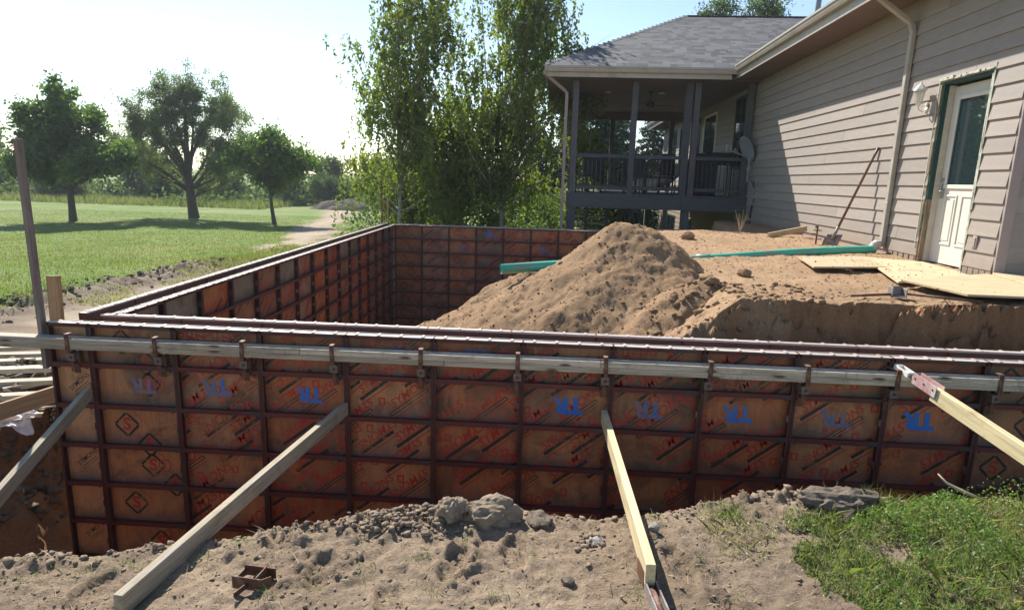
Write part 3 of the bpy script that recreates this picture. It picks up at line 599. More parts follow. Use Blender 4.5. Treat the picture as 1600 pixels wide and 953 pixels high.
# near wall, outer face: ribs towards the camera
wn_o = wall('formwork_row', 'long near row of forms with seven blue stencilled letter marks and a clamped waler', (0, 0, 0), 0)
panel(wn_o, 0, .305, 'stamp', 'ply_orange', 1, label='narrow corner filler panel of orange plywood')
TR = {0: (.33, .15, .0, 0, 1), 1: (.26, .165, .10, .01), 2: (.33, .15, -.04, -.01), 3: (.38, .15, .02, .335, 1), 4: (.30, .14, 0, .33, 1), 5: (.33, .165, .03, 0), 6: (.27, .165, 0, 0, 1), 7: (.27, .165, .02, 0), 8: (.32, .165, 0, 0, 1), 9: (.26, .17, .04, .01)}
PM = ['ply', 'ply', 'ply_deep', 'ply', 'ply_deep', 'ply', 'ply', 'ply_deep', 'ply', 'ply_deep', 'ply']
for i in range(14):
    st = 'diamond' if i in (0, 10) else 'diag'
    panel(wn_o, .305 + .61 * i, .61, st, PM[i % 11], 3 + (i * 5) % 9 if st == 'diag' else 2 + i // 10, tr=TR.get(i))
cm = clamp_mesh()
for x in (.215, .835, 1.45, 2.065, 2.675, 3.325, 3.905, 4.595, 5.215, 5.79, 6.425, 7.05): obj('waler_clamp', cm, wn_o, (x, 0, 0), (0, R(random.uniform(-3, 3)), 0))
# near wall, inner face: ribs towards the pit
wn_i = wall('formwork_row', 'second near row of forms just behind the front row, only its scuffed top rail showing', (8.75, .3275, 0), math.pi)
for i in range(14): panel(wn_i, .0 + .61 * i, .61, 'none', ('concrete_side',)[0], 1)
# side wall: origin at the near corner, local X runs away from the camera
LA = math.pi / 2 + R(1.15)
ld_ = Vector((math.cos(LA), math.sin(LA), 0)); lp_ = Vector((math.sin(LA), -math.cos(LA), 0))   # lp_ points into the pit
o_in = Vector((.262, .262, 0))
wl_i = wall('formwork_row', 'receding left row of forms, patched orange and grey plywood facing the pit', o_in + lp_ * .0635, LA)
SM = ['ply_brown', 'ply_brown', 'ply_deep', 'ply_red', 'ply_brown', 'ply_red', 'ply_brown', 'ply_deep', 'ply_red', 'ply_brown', 'ply_red', 'ply_deep', 'ply_brown', 'ply_red', 'ply_brown', 'ply_brown']
for i in range(16):
    st = 'none' if SM[i] == 'ply_grey' else 'diag'
    # upper bay sheets differ in tone from the rest on most panels
    panel(wl_i, .02 + .602 * i, .602, st, SM[i] if st == 'diag' else 'ply_red', 3 + i % 3)
    if i in (0, 1, 3, 5, 9, 10, 14):
        b = MB(); b.box(.02, .0475, -.30, .582, .0488, -.036, 0)
        obj('patch_sheet', b.mesh('patch_sheet', M['ply_grey']), wl_i, (.02 + .602 * i, 0, -.0 if i % 2 else -.0))
wl_o = wall('formwork_row', 'outer left row of forms along the field, seen only by its top rail', Vector((.062, .0, 0)) + Vector((0, .3, 0)) + lp_ * -.055 + ld_ * 9.95, LA + math.pi)
for i in range(17): panel(wl_o, .585 * i, .585, 'none', 'concrete_side', 1, ribs=False)
# back wall
BX = .065
wb_i = wall('formwork_row', 'back row of forms facing the camera across the pit', (BX, 9.78, 0), 0)
BM_ = ['ply_deep', 'ply_brown', 'ply_deep', 'ply_brown', 'ply_deep', 'ply_deep', 'ply_deep', 'ply_brown', 'ply_deep', 'ply_brown', 'ply_deep', 'ply_brown', 'ply_deep']
for i in range(13): panel(wb_i, .061 + .61 * i, .61, 'diamond' if i in (0, 2, 6, 9) else 'diag', BM_[i], 2 if i in (0, 6) else 3 if i in (2, 9) else 3 + i % 3, tr=(.3, .15, .05, .3 if i == 3 else 0) if i in (2, 3, 5) else None)
obj('corner_angle', (lambda b: (b.box(.0, -.02, -PH, .055, .06, -.004), b.mesh('corner_angle', M['grey_steel']))[1])(MB()), wb_i)
wb_o = wall('formwork_row', 'outermost back row of forms below the birch trees', (BX + 8.0, 10.105, 0), math.pi)
for i in range(13): panel(wb_o, .61 * i, .61, 'none', 'concrete_side', 1, ribs=False)
# form ties and rods that cross the gap between near rows
# ------------------------------------------------------------------ boards
def board(name, label, cat, a, b_, up, wd=.038, ht=.089, mat='lumber', group=None, bevel=.002, warp=0):
    """a straight board from a to b_ (centre line); ht measured along 'up'"""
    a, b_ = Vector(a), Vector(b_); L = (b_ - a).length; x = (b_ - a) / L; up = Vector(up); y = up.cross(x).normalized(); z = x.cross(y)
    m = MB(); n = 7
    vs = []
    for i in range(n + 1):
        xx = L * i / n; dz = warp * math.sin(math.pi * i / n)
        vs += [(xx, -wd / 2, -ht / 2 + dz), (xx, wd / 2, -ht / 2 + dz), (xx, wd / 2, ht / 2 + dz), (xx, -wd / 2, ht / 2 + dz)]
    fs = [(0, 1, 2, 3), (4 * n + 3, 4 * n + 2, 4 * n + 1, 4 * n)]
    for i in range(n):
        for k in range(4): k2 = (k + 1) % 4; fs.append((4 * i + k, 4 * (i + 1) + k, 4 * (i + 1) + k2, 4 * i + k2))
    m.add(vs, fs); o = obj(name, m.mesh(name, M[mat]), bevel=bevel)
    o.matrix_world = Matrix(((x.x, y.x, z.x, a.x), (x.y, y.y, z.y, a.y), (x.z, y.z, z.z, a.z), (0, 0, 0, 1)))
    return tag(o, label, cat, group)
WY = -.0475
board('waler_board', 'upper waler board, left length running out past the form corner', 'board', (-.95, WY, -.111), (1.845, WY, -.111), (0, 0, 1), .089, .038, 'lumber')
board('waler_board', 'upper waler board, middle length with its joint above the second brace', 'board', (1.849, WY, -.111), (3.875, WY, -.110), (0, 0, 1), .089, .038, 'pile_lumber')
board('waler_board', 'upper waler board, right length running out of the picture', 'board', (3.879, WY, -.110), (8.6, WY, -.110), (0, 0, 1), .089, .038, 'pile_lumber')
board('waler_board', 'lower waler board, left length under the clamps near the form corner', 'board', (-.95, WY, -.150), (2.83, WY, -.150), (0, 0, 1), .089, .038, 'old_lumber')
board('waler_board', 'lower waler board, greyer right length beginning beside a clamp left of centre', 'board', (2.834, WY, -.150), (8.6, WY, -.149), (0, 0, 1), .089, .038, 'lumber')
# braces
board('brace_board', 'long pale brace slanting from the second TR mark down to the ground at bottom left', 'brace', (2.135, -.03, -.525), (1.945, -2.11, -.520), (0, 0, 1), .038, .089, 'old_lumber', warp=.004)
bs = tag(board('brace_board', 'bright yellow brace on edge, its sawn end facing the camera right of centre', 'brace', (3.925, -.03, -.49), (3.93, -1.90, -.405), (0, 0, 1), .038, .089, 'new_lumber'))
board('brace_board', 'greenish grey brace at the left edge leaning on the orange corner filler', 'brace', (.285, -.03, -.50), (.66, -1.95, -.98), (0, 0, 1), .038, .089, 'old_lumber')
board('brace_board', 'yellow brace at the right edge bolted into a faded red steel shoe', 'brace', (5.855, -.36, -.118), (6.02, -2.2, -.34), (0, 0, 1), .038, .089, 'new_lumber')
board('brace_board', 'orange plank slanting to the ground behind the left form corner', 'brace', (-.03, .32, -.575), (-.98, -.22, -.87), (0, 0, 1), .038, .12, 'orange_lumber')
# stakes
board('stake', 'tall leaning rusty stake standing behind the left form corner', 'stake', (-.055, .035, -.35), (-.045, .01, 1.24), (0, 1, 0), .030, .052, 'stake')
board('stake', 'short tan wooden block clamped upright in the gap of the form corner', 'stake', (-.085, .20, -.35), (-.118, .26, .28), (0, 1, 0), .088, .038, 'orange_lumber')
for k, (xx, ht_, lb) in enumerate(((.02, .95, 'thin rusty stake at the far left corner of the forms'), (.16, .55, 'thin tan lath next to the rusty stake at the far corner'))):
    board('stake', lb, 'stake', (xx - .3, 10.2, -.6), (xx - .3, 10.2, ht_), (0, 1, 0), .03, .04, 'rust' if k == 0 else 'orange_lumber')
# turnbuckles
def turnbuckle(name, label, p, d, mat, L=.42, plate=True):
    d = Vector(d).normalized(); y = Vector((0, 0, 1)).cross(d).normalized(); z = d.cross(y)
    e = thing(name, label, 'form bracket'); e.matrix_world = Matrix(((d.x, y.x, z.x, p[0]), (d.y, y.y, z.y, p[1]), (d.z, y.z, z.z, p[2]), (0, 0, 0, 1)))
    b = MB(); b.box(0, -.027, -.02, L * .5, -.0215, .05); b.box(0, .0215, -.02, L * .5, .027, .05); b.box(0, -.0214, -.026, L * .5, .0214, -.0205)
    for q in (.12, .5, .88): b.tube([(L * .5 * q, -.0272, .02), (L * .5 * q, -.0300, .02)], .006, 6, 1)
    obj('channel', b.mesh('channel', [M[mat], M['black']]), e)
    b = MB(); b.tube([(-.07, 0, 0), (.01, 0, 0)], .013, 10); obj('threaded_rod', b.mesh('threaded_rod', M['grey_steel'], True), e)
    b = MB()
    b.box(-.19, -.026, -.008, -.05, -.020, .024); b.box(-.19, .020, -.008, -.05, .026, .024); b.box(-.075, -.0199, -.012, -.05, .0199, .026); b.box(-.19, -.0199, -.012, -.165, .0199, .026)
    obj('swivel_yoke', b.mesh('swivel_yoke', M['white_paint'] if plate else M[mat]), e)
    if plate:
        b = MB(); b.prism([(-.255, -.052), (-.19, -.036), (-.19, .036), (-.265, .05)], 2, -.014, -.008); b.box(-.2, -.01, -.0078, -.17, .01, .02); obj('foot_plate', b.mesh('foot_plate', M['grey_steel']), e)
    return e
turnbuckle('brace_turnbuckle', 'faded red steel turnbuckle resting on the waler at the right edge', (5.838, -.20, -.085), (.165, -1.84, -.222), 'pink_steel')
def tri_shoe():
    e = thing('brace_turnbuckle', 'rusty steel turnbuckle under the end of the bright yellow brace', 'form bracket', (3.935, -1.86, -.462)); e.rotation_euler = (R(-11), 0, R(1))
    b = MB()
    for xx in (-.024, .018): b.box(xx, -.62, -.02, xx + .006, .0, .018)
    b.box(-.0179, -.10, -.022, .0179, .06, -.016); b.box(-.0179, -.30, -.02, .0179, -.27, .015); b.box(-.0179, -.62, -.02, .0179, -.59, .015)
    obj('yoke', b.mesh('yoke', M['grey_steel']), e)
    b = MB(); b.tube([(0, -.28, 0), (0, -.05, 0)], .012, 10); obj('threaded_rod', b.mesh('threaded_rod', M['rust'], True), e)
    b = MB(); b.box(-.0265, -.02, -.016, -.0245, .12, .05); b.box(.0245, -.02, -.016, .0265, .12, .05); obj('side_plate', b.mesh('side_plate', M['rust']), e)
tri_shoe()
# rusty waler bracket lying on the foreground soil
e = thing('waler_bracket', 'small rusty steel bracket lying on the bare soil near the bottom left', 'form bracket', (2.385, -1.93, gz(2.385, -1.93) + .004), R(-6))
b = MB(); b.box(-.075, -.045, 0, .045, -.040, .052); b.box(-.075, .04, 0, .06, .045, .045); b.box(-.075, -.0395, .0, -.070, .0395, .03); obj('channel', b.mesh('channel', M['rust']), e, bevel=.001)
b = MB(); b.box(.0452, -.045, .004, .085, -.040, .05, mx=Matrix.Translation((.045, -.042, 0)) @ Matrix.Rotation(R(48), 4, 'Z') @ Matrix.Translation((-.045, .042, 0))); b.box(.02, -.0395, .02, .026, .0395, .054); obj('end_plate', b.mesh('end_plate', M['rust']), e, bevel=.001)
b = MB(); b.box(-.003, -.115, .012, .003, -.046, .034, mx=Matrix.Rotation(R(-12), 4, 'Z')); obj('wedge', b.mesh('wedge', M['rust']), e, bevel=.001)
# loose lumber stack on the left
for i in range(9):
    a0 = Vector((-.35 - .10 * i, .55 + .17 * i, -.79 + .012 * (i % 3))); dd = Vector((-1, -.36 + .03 * (i % 4), .0)).normalized(); z0 = gz(a0.x - .6, a0.y) + .03 + .03 * (i % 3) - .79 * 0
    board('lumber_board', 'bleached board lying in the loose stack left of the forms', 'board', (a0.x, a0.y, z0), (a0.x + dd.x * 2.6, a0.y + dd.y * 2.6, z0 + .015), (0, 0, 1), .09, .04, 'pile_lumber', 'boards of the loose stack left of the forms')
board('lumber_board', 'darker board crossing diagonally over the loose stack left of the forms', 'board', (-.30, .95, -.66), (-1.7, -.15, -.80), (0, 0, 1), .09, .038, 'lumber')
for i in range(7):
    a0 = Vector((-.35 - .1 * random.random(), .25 + .06 * i, 0)); an = R(random.uniform(-30, 60)) + math.pi; L = random.uniform(.3, .7)
    board('wood_scrap', 'thin splintered scrap strip on the soil by the left form corner', 'scrap', (a0.x, a0.y, -.83 + .01 * i), (a0.x + math.cos(an) * L, a0.y + math.sin(an) * L * .6, -.84 + .012 * i), (0, 0, 1), .025, .012, 'pile_lumber', 'scrap strips by the left form corner')
# crumpled plastic
gx_, gy_ = np.meshgrid(np.linspace(0, 1, 22), np.linspace(0, 1, 18)); zz = .11 * fbm(gx_, gy_, 3.2, 4, .6, 2) + .09 * np.sin(gx_ * 3) ; q = (np.arange(17)[:, None] * 22 + np.arange(21)[None]).ravel()
pm = npmesh('plastic_wrap', np.stack([gx_.ravel() * .24 + .05 * fbm(gx_, gy_, 3, 2).ravel(), gy_.ravel() * .19, zz.ravel() * .8], 1), np.stack([q, q + 1, q + 23, q + 22], 1), M['plastic_scrap'], False)
so = pm and obj('plastic_wrap', pm, None, (-.62, .12, -.90), (R(30), R(10), R(15))); md_ = so.modifiers.new('t', 'SOLIDIFY'); md_.thickness = .003
tag(so, 'crumpled white and blue plastic wrapper below the orange plank', 'plastic wrap')
#@@HOUSE
# ------------------------------------------------------------------ house: local X into the house, local Y along the wall away from the camera
HR = -.026; HL = (7.978, 0, 0)
def hw(o_, s_, z_): return Vector((HL[0] + o_ * math.cos(HR) - s_ * math.sin(HR), HL[1] + o_ * math.sin(HR) + s_ * math.cos(HR), z_))
house = thing('house', 'taupe lap-sided house with a long eave and a cream side door', 'house', HL, HR)
_sb = {}
def siding(parent, o_, s0, s1, z0, e=.169, ret=False):
    L = round(s1 - s0, 3); k = (L, ret, e)
    if L < .03: return
    if k not in _sb:
        b = MB()
        b.prism([(-.026, 0), (-.004, 0), (.0, e + .012), (-.007, e + .012)] if not ret else [(-.019, 0), (-.004, 0), (.0, e + .012), (-.006, e + .012)], 1, .003, L - .003)
        _sb[k] = b.mesh('siding_board', M['siding'])
    ob = obj('siding_board', _sb[k], parent, (o_, s0, z0)) if not ret else obj('siding_board', _sb[k], parent, (o_, s0, z0), (0, 0, math.pi / 2))
    return ob
def run(parent, s0, s1, z0, z1, holes, o_=0., e=.169, step=4.4):
    k = 0; z = z0
    while z < z1 - .02:
        cuts = [(a, b_) for (a, b_, c_, d) in holes if z + e > c_ + .01 and z < d - .01]
        segs = [(s0, s1)]
        for a, b_ in cuts:
            segs = [q for (x, y) in segs for q in ([(x, min(y, a))] if x < a else []) + ([(max(x, b_), y)] if y > b_ else [])] if cuts else segs
        for x, y in segs:
            p = x; nxt = s0 + ((k * 1.9) % step)
            while nxt <= x + .3: nxt += step
            while p < y - .01:
                q_ = min(nxt, y)
                if y - q_ < .25: q_ = y
                siding(parent, o_, p, q_, z, min(e, max(.03, z1 - z - .012)) if z + e > z1 else e); p = q_; nxt += step
        z += e; k += 1
S0 = 2.46
main_holes = [(2.93, 3.83, 0, 2.33)]
run(house, S0, 11.58, .30, 3.44, main_holes)
wins = [(11.95, 12.95, 1.55, 3.2), (15.1, 16.6, .85, 3.1), (17.3, 18.3, 1.7, 3.1), (19.6, 20.7, 1.7, 3.1), (21.6, 22.6, 1.7, 3.1)]
lows = [(17.5, 19.2, -1.5, -.15), (20.6, 22.2, -1.5, -.2)]
run(house, 11.75, 24.9, -1.35, 3.44, wins + lows, .01, step=4.9)
b = MB(); b.box(.012, 2.98 + .9, -2.4, .20, 25, 3.44); b.box(.012, S0, .0, .20, 2.92, 3.44); b.box(.012, 2.921, 2.34, .2, 3.879, 3.44); b.box(.012, 2.921, -.4, .2, 3.879, .19)
b.box(.22, 2.5, -2.4, 8, 24.9, 3.40); b.box(-.004, S0, .0, .0115, 2.92, .298); b.box(-.004, 3.84, -.2, .0115, 11.6, .298)
obj('wall', b.mesh('wall', M['siding_trim']), house)
for a, b_, c_, d in wins + lows:
    b = MB(); t_ = .07
    b.box(-.03, a - t_, c_ - t_, .01, a, d + t_); b.box(-.03, b_, c_ - t_, .01, b_ + t_, d + t_); b.box(-.03, a, d, .01, b_, d + t_); b.box(-.03, a, c_ - t_, .01, b_, c_)
    f = obj('window_frame', b.mesh('window_frame', M['white_paint'] if a == 15.1 else M['green_trim']), house)
    b = MB(); b.box(-.010, a, c_, .0, b_, d); obj('pane', b.mesh('pane', M['glass']), f)
    b = MB(); b.box(-.024, (a + b_) / 2 - .02, c_ + .001, -.0102, (a + b_) / 2 + .02, d - .001); obj('sash_bar', b.mesh('sash_bar', M['green_trim']), f)
# return wall facing the camera
zr = .22
while zr < 3.4:
    q_ = siding(house, .09, 0, 3.2, zr, ret=True); q_.location = (.09 + 3.2, S0 - .006, zr); zr += .169
    pass
b = MB(); b.box(-.012, S0 - .032, .19, .088, S0 - .003, 3.44); b.box(.0, S0 + .03, 0, 4, S0 + .04, 3.4)
obj('corner_board', b.mesh('corner_board', M['siding_trim']), house)
b = MB(); b.box(-.022, 11.585, -.3, .02, 11.74, 3.44); obj('corner_board', b.mesh('corner_board', M['siding_trim']), house)
for i in range(5):
    b = MB(); b.box(-.02, S0 + .0 + i * .094, .195, .0, S0 + .086 + i * .094, .296); obj('skirt_block', b.mesh('skirt_block', M['siding']), house, bevel=.003)
for i in range(5):
    b = MB(); b.box(-.02, 3.88 + i * .13, .195, .0, 3.98 + i * .13, .296); obj('skirt_block', b.mesh('skirt_block', M['siding']), house, bevel=.003)
b = MB(); b.box(-.06, S0 - .9, .05, 5, S0 - .04, .185); b.box(-.07, 2.9, .1, -.0, 3.86, .225); obj('concrete_stoop', b.mesh('concrete_stoop', M['concrete']), house, bevel=.006)
# door
b = MB(); D0, D1 = 2.99, 3.80; dz0, dz1 = .245, 2.275
b.box(.115, D0, dz0, .155, D1, dz1)
door = obj('door', b.mesh('door', M['door']), house)
b = MB()
for y0, y1 in ((D0 + .135, D0 + .365), (D0 + .445, D0 + .675)):
    z0, z1 = dz0 + .22, dz0 + .80
    for q in ((y0, z0, y1, z0 + .022), (y0, z1 - .022, y1, z1), (y0, z0 + .0221, y0 + .022, z1 - .0221), (y1 - .022, z0 + .0221, y1, z1 - .0221)): b.box(.104, q[0], q[1], .1149, q[2], q[3])
    b.box(.108, y0 + .05, z0 + .05, .1149, y1 - .05, z1 - .05)
obj('door_panel', b.mesh('door_panel', M['door']), door, bevel=.003)
b = MB(); g0, g1, h0, h1 = D0 + .12, D1 - .13, 1.16, 2.12
for q in ((g0 - .045, h0 - .045, g1 + .045, h0), (g0 - .045, h1, g1 + .045, h1 + .045), (g0 - .045, h0, g0, h1), (g1, h0, g1 + .045, h1)): b.box(.098, q[0], q[1], .1148, q[2], q[3])
obj('glass_frame', b.mesh('glass_frame', M['door']), door, bevel=.003)
b = MB(); b.box(.108, g0, h0, .1145, g1, h1); obj('door_glass', b.mesh('door_glass', M['door_glass']), door)
b = MB(); b.box(.100, D1 - .09, 1.0, .1145, D1 - .045, 1.17); b.tube([(.10, D1 - .068, 1.08), (.06, D1 - .068, 1.08), (.055, D1 - .15, 1.085)], [.012, .012, .009], 8); b.tube([(.10, D1 - .068, 1.21), (.085, D1 - .068, 1.21)], .026, 12); obj('door_handle', b.mesh('door_handle', M['dish'], True), door)
b = MB(); b.box(-.012, D1 + .008, .24, .16, D1 + .034, .98); obj('door_jamb', b.mesh('door_jamb', M['torn_wood']), house)
b = MB(); b.box(.045, D1 + .003, .24, .13, D1 + .0079, 2.29); obj('door_stop', b.mesh('door_stop', M['door_dirty']), house)
b = MB(); b.box(-.012, D1 + .008, .981, .16, D1 + .034, 2.30); b.box(-.012, D0 - .034, 2.301, .16, D1 + .034, 2.33); obj('door_jamb', b.mesh('door_jamb', M['green_trim']), house)
b = MB(); b.box(-.012, D0 - .034, .24, .16, D0 - .006, 2.30); obj('door_jamb', b.mesh('door_jamb', M['house_wrap']), house)
# torn casing left where the outer trim was pulled off
r_ = random.Random(4)
for side, s_ in (('f', D1 + .035), ('n', D0 - .062)):
    zc = .2
    while zc < 2.3:
        h_ = r_.uniform(.12, .4); wd_ = r_.uniform(.02, .05) if side == 'f' else r_.uniform(.012, .02)
        b = MB(); b.box(-.018 - r_.random() * .012, s_, zc, -.001, s_ + wd_, min(2.33, zc + h_)); obj('casing_strip', b.mesh('casing_strip', M['torn_wood']), house, bevel=.003); zc += h_ + .001
b = MB()
for i in range(14): s_ = D0 - .06 + i * .068; b.box(-.035 - r_.random() * .02, s_, 2.331 + r_.random() * .01, -.0, s_ + .07, 2.35 + r_.random() * .03)
b.box(-.028, D0 - .075, .9, -.021, D0 - .055, 2.40); b.box(-.028, D1 + .085, .4, -.021, D1 + .10, 2.37)
obj('torn_flashing', b.mesh('torn_flashing', M['house_wrap']), house, bevel=.002)
b = MB(); b.box(-.035, 2.74, .50, -.018, 2.81, .63); b.box(-.042, 2.755, .515, -.0352, 2.795, .615); obj('outlet_box', b.mesh('outlet_box', M['siding_trim']), house, bevel=.003)
# eave
b = MB(); b.box(-.60, .2, 3.441, .2, 25.6, 3.46); obj('soffit', b.mesh('soffit', M['soffit']), house)
b = MB(); b.box(-.62, .2, 3.43, -.60, 25.6, 3.66); obj('fascia', b.mesh('fascia', M['gutter']), house)
def gutter_mesh(L):
    b = MB(); P = [(-.002, 0), (-.065, 0), (-.085, .045), (-.088, .07), (-.105, .085), (-.105, .118), (-.095, .118), (-.095, .095), (-.002, .095)]
    b.prism(P, 1, 0, L); return b.mesh('gutter', M['gutter'])
obj('gutter', gutter_mesh(10.4), house, (-.622, .3, 3.565)); obj('gutter', gutter_mesh(6.3), house, (-.622, 19.3, 3.565))
b = MB(); b.prism([(-.70, 3.675), (5.0, 6.525), (10.7, 3.675), (10.7, 3.63), (5.0, 6.48), (-.70, 3.63)], 1, .2, 25.6); obj('roof', b.mesh('roof', M['shingleB']), house)
b = MB(); b.tube([(2.05, 13.9, 4.9), (2.05, 13.9, 6.6)], .07, 14); obj('vent_pipe', b.mesh('vent_pipe', M['dish'], True), house)
def rpipe(b, pts, w_=.075, d_=.055):
    for i in range(len(pts) - 1):
        a, c_ = Vector(pts[i]), Vector(pts[i + 1]); x = (c_ - a).normalized(); y = Vector((0, 1, 0)); z = x.cross(y).normalized(); n = (c_ - a).length
        mx = Matrix(((x.x, y.x, z.x, a.x), (x.y, y.y, z.y, a.y), (x.z, y.z, z.z, a.z), (0, 0, 0, 1))); b.box(-.012, -w_ / 2, -d_ / 2, n + .012, w_ / 2, d_ / 2, mx=mx)
b = MB(); rpipe(b, [(-.055, 4.62, .34), (-.055, 4.62, 3.05)]); rpipe(b, [(-.055, 4.62, 3.06), (-.10, 4.62, 3.16)]); rpipe(b, [(-.10, 4.62, 3.16), (-.60, 4.62, 3.50)]); rpipe(b, [(-.62, 4.62, 3.51), (-.66, 4.62, 3.59)])
for z_ in (.9, 2.75): b.box(-.086, 4.575, z_, -.02, 4.665, z_ + .02)
obj('downspout', b.mesh('downspout', M['gutter']), house, bevel=.006)
# wall lantern
wlan = thing('wall_lantern', 'white carriage lantern on the siding between downspout and door', 'lantern', hw(-.02, 4.10, 2.13), HR); wlan.scale = (.82, .82, .82)
b = MB(); b.tube([(.0, 0, -.10), (-.012, 0, -.10)], .045, 12); b.tube([(.0, 0, -.02), (-.02, 0, -.02)], .03, 10); b.tube([(-.01, 0, -.10), (-.06, 0, -.13), (-.12, 0, -.09), (-.13, 0, -.03)], .009, 8); b.tube([(-.01, 0, 0), (-.05, 0, .0), (-.08, 0, -.06)], .007, 6); obj('arm', b.mesh('arm', M['white_paint'], True), wlan)
b = MB(); b.tube([(-.13, 0, -.06), (-.13, 0, -.03), (-.13, 0, .0)], [.018, .03, .05], 6); b.tube([(-.13, 0, .17), (-.13, 0, .19), (-.13, 0, .25), (-.13, 0, .27), (-.13, 0, .31)], [.092, .085, .035, .014, .006], 6)
for k in range(6): an = k * math.pi / 3; b.tube([(-.13 + .047 * math.cos(an), .047 * math.sin(an), 0), (-.13 + .078 * math.cos(an), .078 * math.sin(an), .172)], .005, 4)
obj('lantern_cage', b.mesh('lantern_cage', M['white_paint']), wlan)
b = MB(); b.tube([(-.13, 0, .002), (-.13, 0, .168)], [.043, .073], 6); obj('lantern_glass', b.mesh('lantern_glass', M['lantern_glass']), wlan)

# ------------------------------------------------------------------ covered porch
porch = thing('covered_porch', 'raised grey wooden porch with hip roof at the far end of the house', 'porch', HL, HR)
PS, PE = 11.35, 18.1; OL = -4.25
def pbox(name, q, mat, bevel=.004, par=None):
    b = MB(); b.box(*q); return obj(name, b.mesh(name, M[mat]), par or porch, bevel=bevel)
for o_ in (OL, -2.86, -1.42):
    pbox('column', (o_, PS - .07, .78, o_ + .14, PS + .07, 3.40), 'porch_wood'); pbox('column', (o_ + (.0 if o_ != -1.42 else .55), PE - .07, .78, o_ + .14 + (.0 if o_ != -1.42 else .55), PE + .07, 3.30), 'porch_wood')
pbox('column', (-1.62, PS - .06, .5, -1.46, PS + .08, 3.40), 'porch_wood_h')
pbox('column', (-.20, PS - .07, .45, -.06, PS + .07, 3.40), 'porch_wood')
for s_ in (13.6, 15.9): pbox('column', (OL, s_ - .07, .78, OL + .14, s_ + .07, 3.40), 'porch_wood')
for i, (s_, o_) in enumerate(((PS, OL), (PS + .02, -1.5), (PE, OL), (PE, -1.5), (14.7, OL))): pbox('support_post', (o_ - .01, s_ - .09, -2.2, o_ + .17, s_ + .09, .45), 'porch_wood')
pbox('rim_beam', (OL - .05, PS - .13, .45, -1.56, PS - .085, .76), 'porch_wood_h'); pbox('rim_beam', (-1.555, PS - .13, .45, -.02, PS - .086, .755), 'porch_wood_h')
pbox('rim_beam', (OL - .05, PS - .08, .45, OL - .01, PE + .1, .76), 'porch_wood_h'); pbox('rim_beam', (OL - .05, PE + .1, .45, -.02, PE + .14, .76), 'porch_wood_h')
for i in range(9): pbox('floor_joist', (OL - .005, PS + .4 + i * .75, .5, -.03, PS + .44 + i * .75, .755), 'porch_wood_h')
for i in range(30):
    o_ = OL - .05 + i * .143
    if o_ < -.15: pbox('deck_plank', (o_, PS - .14, .762, o_ + .137, PE + .14, .80), 'porch_wood', .003)
for seg in ((OL + .15, -2.87), (-2.71, -1.63), (-1.27, -.21)):
    pbox('top_rail', (seg[0], PS - .045, 1.64, seg[1], PS + .045, 1.725), 'porch_wood_h'); pbox('bottom_rail', (seg[0], PS - .03, .90, seg[1], PS + .03, .985), 'porch_wood_h')
bme = (lambda b: (b.box(-.008, -.008, 0, .008, .008, .616), b.mesh('baluster', M['black']))[1])(MB())
for i in range(38):
    o_ = OL + .22 + i * .105
    if not any(a - .02 < o_ < a + .18 for a in (-2.87, -1.63, -1.45)): obj('baluster', bme, porch, (o_, PS, .985))
b = MB()
for s_ in np.arange(PS + .15, PE - .1, .11): b.box(OL + .06, s_, .985, OL + .076, s_ + .016, 1.6)
for o_ in np.arange(OL + .2, -.1, .11): b.box(o_, PE - .008, .985, o_ + .016, PE + .008, 1.6)
tag(obj('rear_balusters', b.mesh('rear_balusters', M['black']), porch), kind='stuff')
pbox('top_rail', (OL + .02, PS + .08, 1.60, OL + .11, PE - .08, 1.735), 'porch_wood'); pbox('bottom_rail', (OL + .03, PS + .08, .90, OL + .09, PE - .08, .985), 'porch_wood')
pbox('top_rail', (OL + .15, PE - .045, 1.60, -.2, PE + .045, 1.735), 'porch_wood_h'); pbox('bottom_rail', (OL + .15, PE - .03, .90, -.2, PE + .03, .985), 'porch_wood_h')
pbox('ceiling', (-4.86, 10.88, 3.41, -.62, 19.15, 3.435), 'ceiling', 0); pbox('ceiling', (-.618, 11.0, 3.405, -.0, 19.15, 3.43), 'ceiling', 0)
pbox('roof_beam', (OL - .02, PE - .08, 3.14, -.02, PE + .08, 3.405), 'ceiling'); pbox('roof_beam', (OL - .02, PS + .08, 3.25, OL + .14, PE - .08, 3.405), 'ceiling')
pbox('fascia', (-4.88, 10.83, 3.40, -.73, 10.855, 3.60), 'gutter', 0); pbox('fascia', (-4.905, 10.83, 3.40, -4.882, 19.2, 3.60), 'gutter', 0)
g = obj('gutter', gutter_mesh(4.3), porch, (-.63, 10.828, 3.505), (0, 0, math.pi / 2))
b = MB()
a_, b2, c2, d2 = (-4.93, 10.76, 3.605), (-1.12, 15.0, 5.70), (3.3, 15.0, 5.70), (-.70, 10.76, 3.605); e2 = (-4.93, 19.24, 3.605); f2_ = (-.70, 19.24, 3.605); g2 = (4.5, 10.76, 3.605); h2 = (4.5, 19.24, 3.605)
b.add([a_, b2, c2, g2, e2, h2], [(0, 3, 2, 1), (0, 1, 4), (1, 2, 5, 4), (0, 4, 5, 3), (3, 5, 2)]); obj('roof', b.mesh('roof', M['shingleB']), porch)
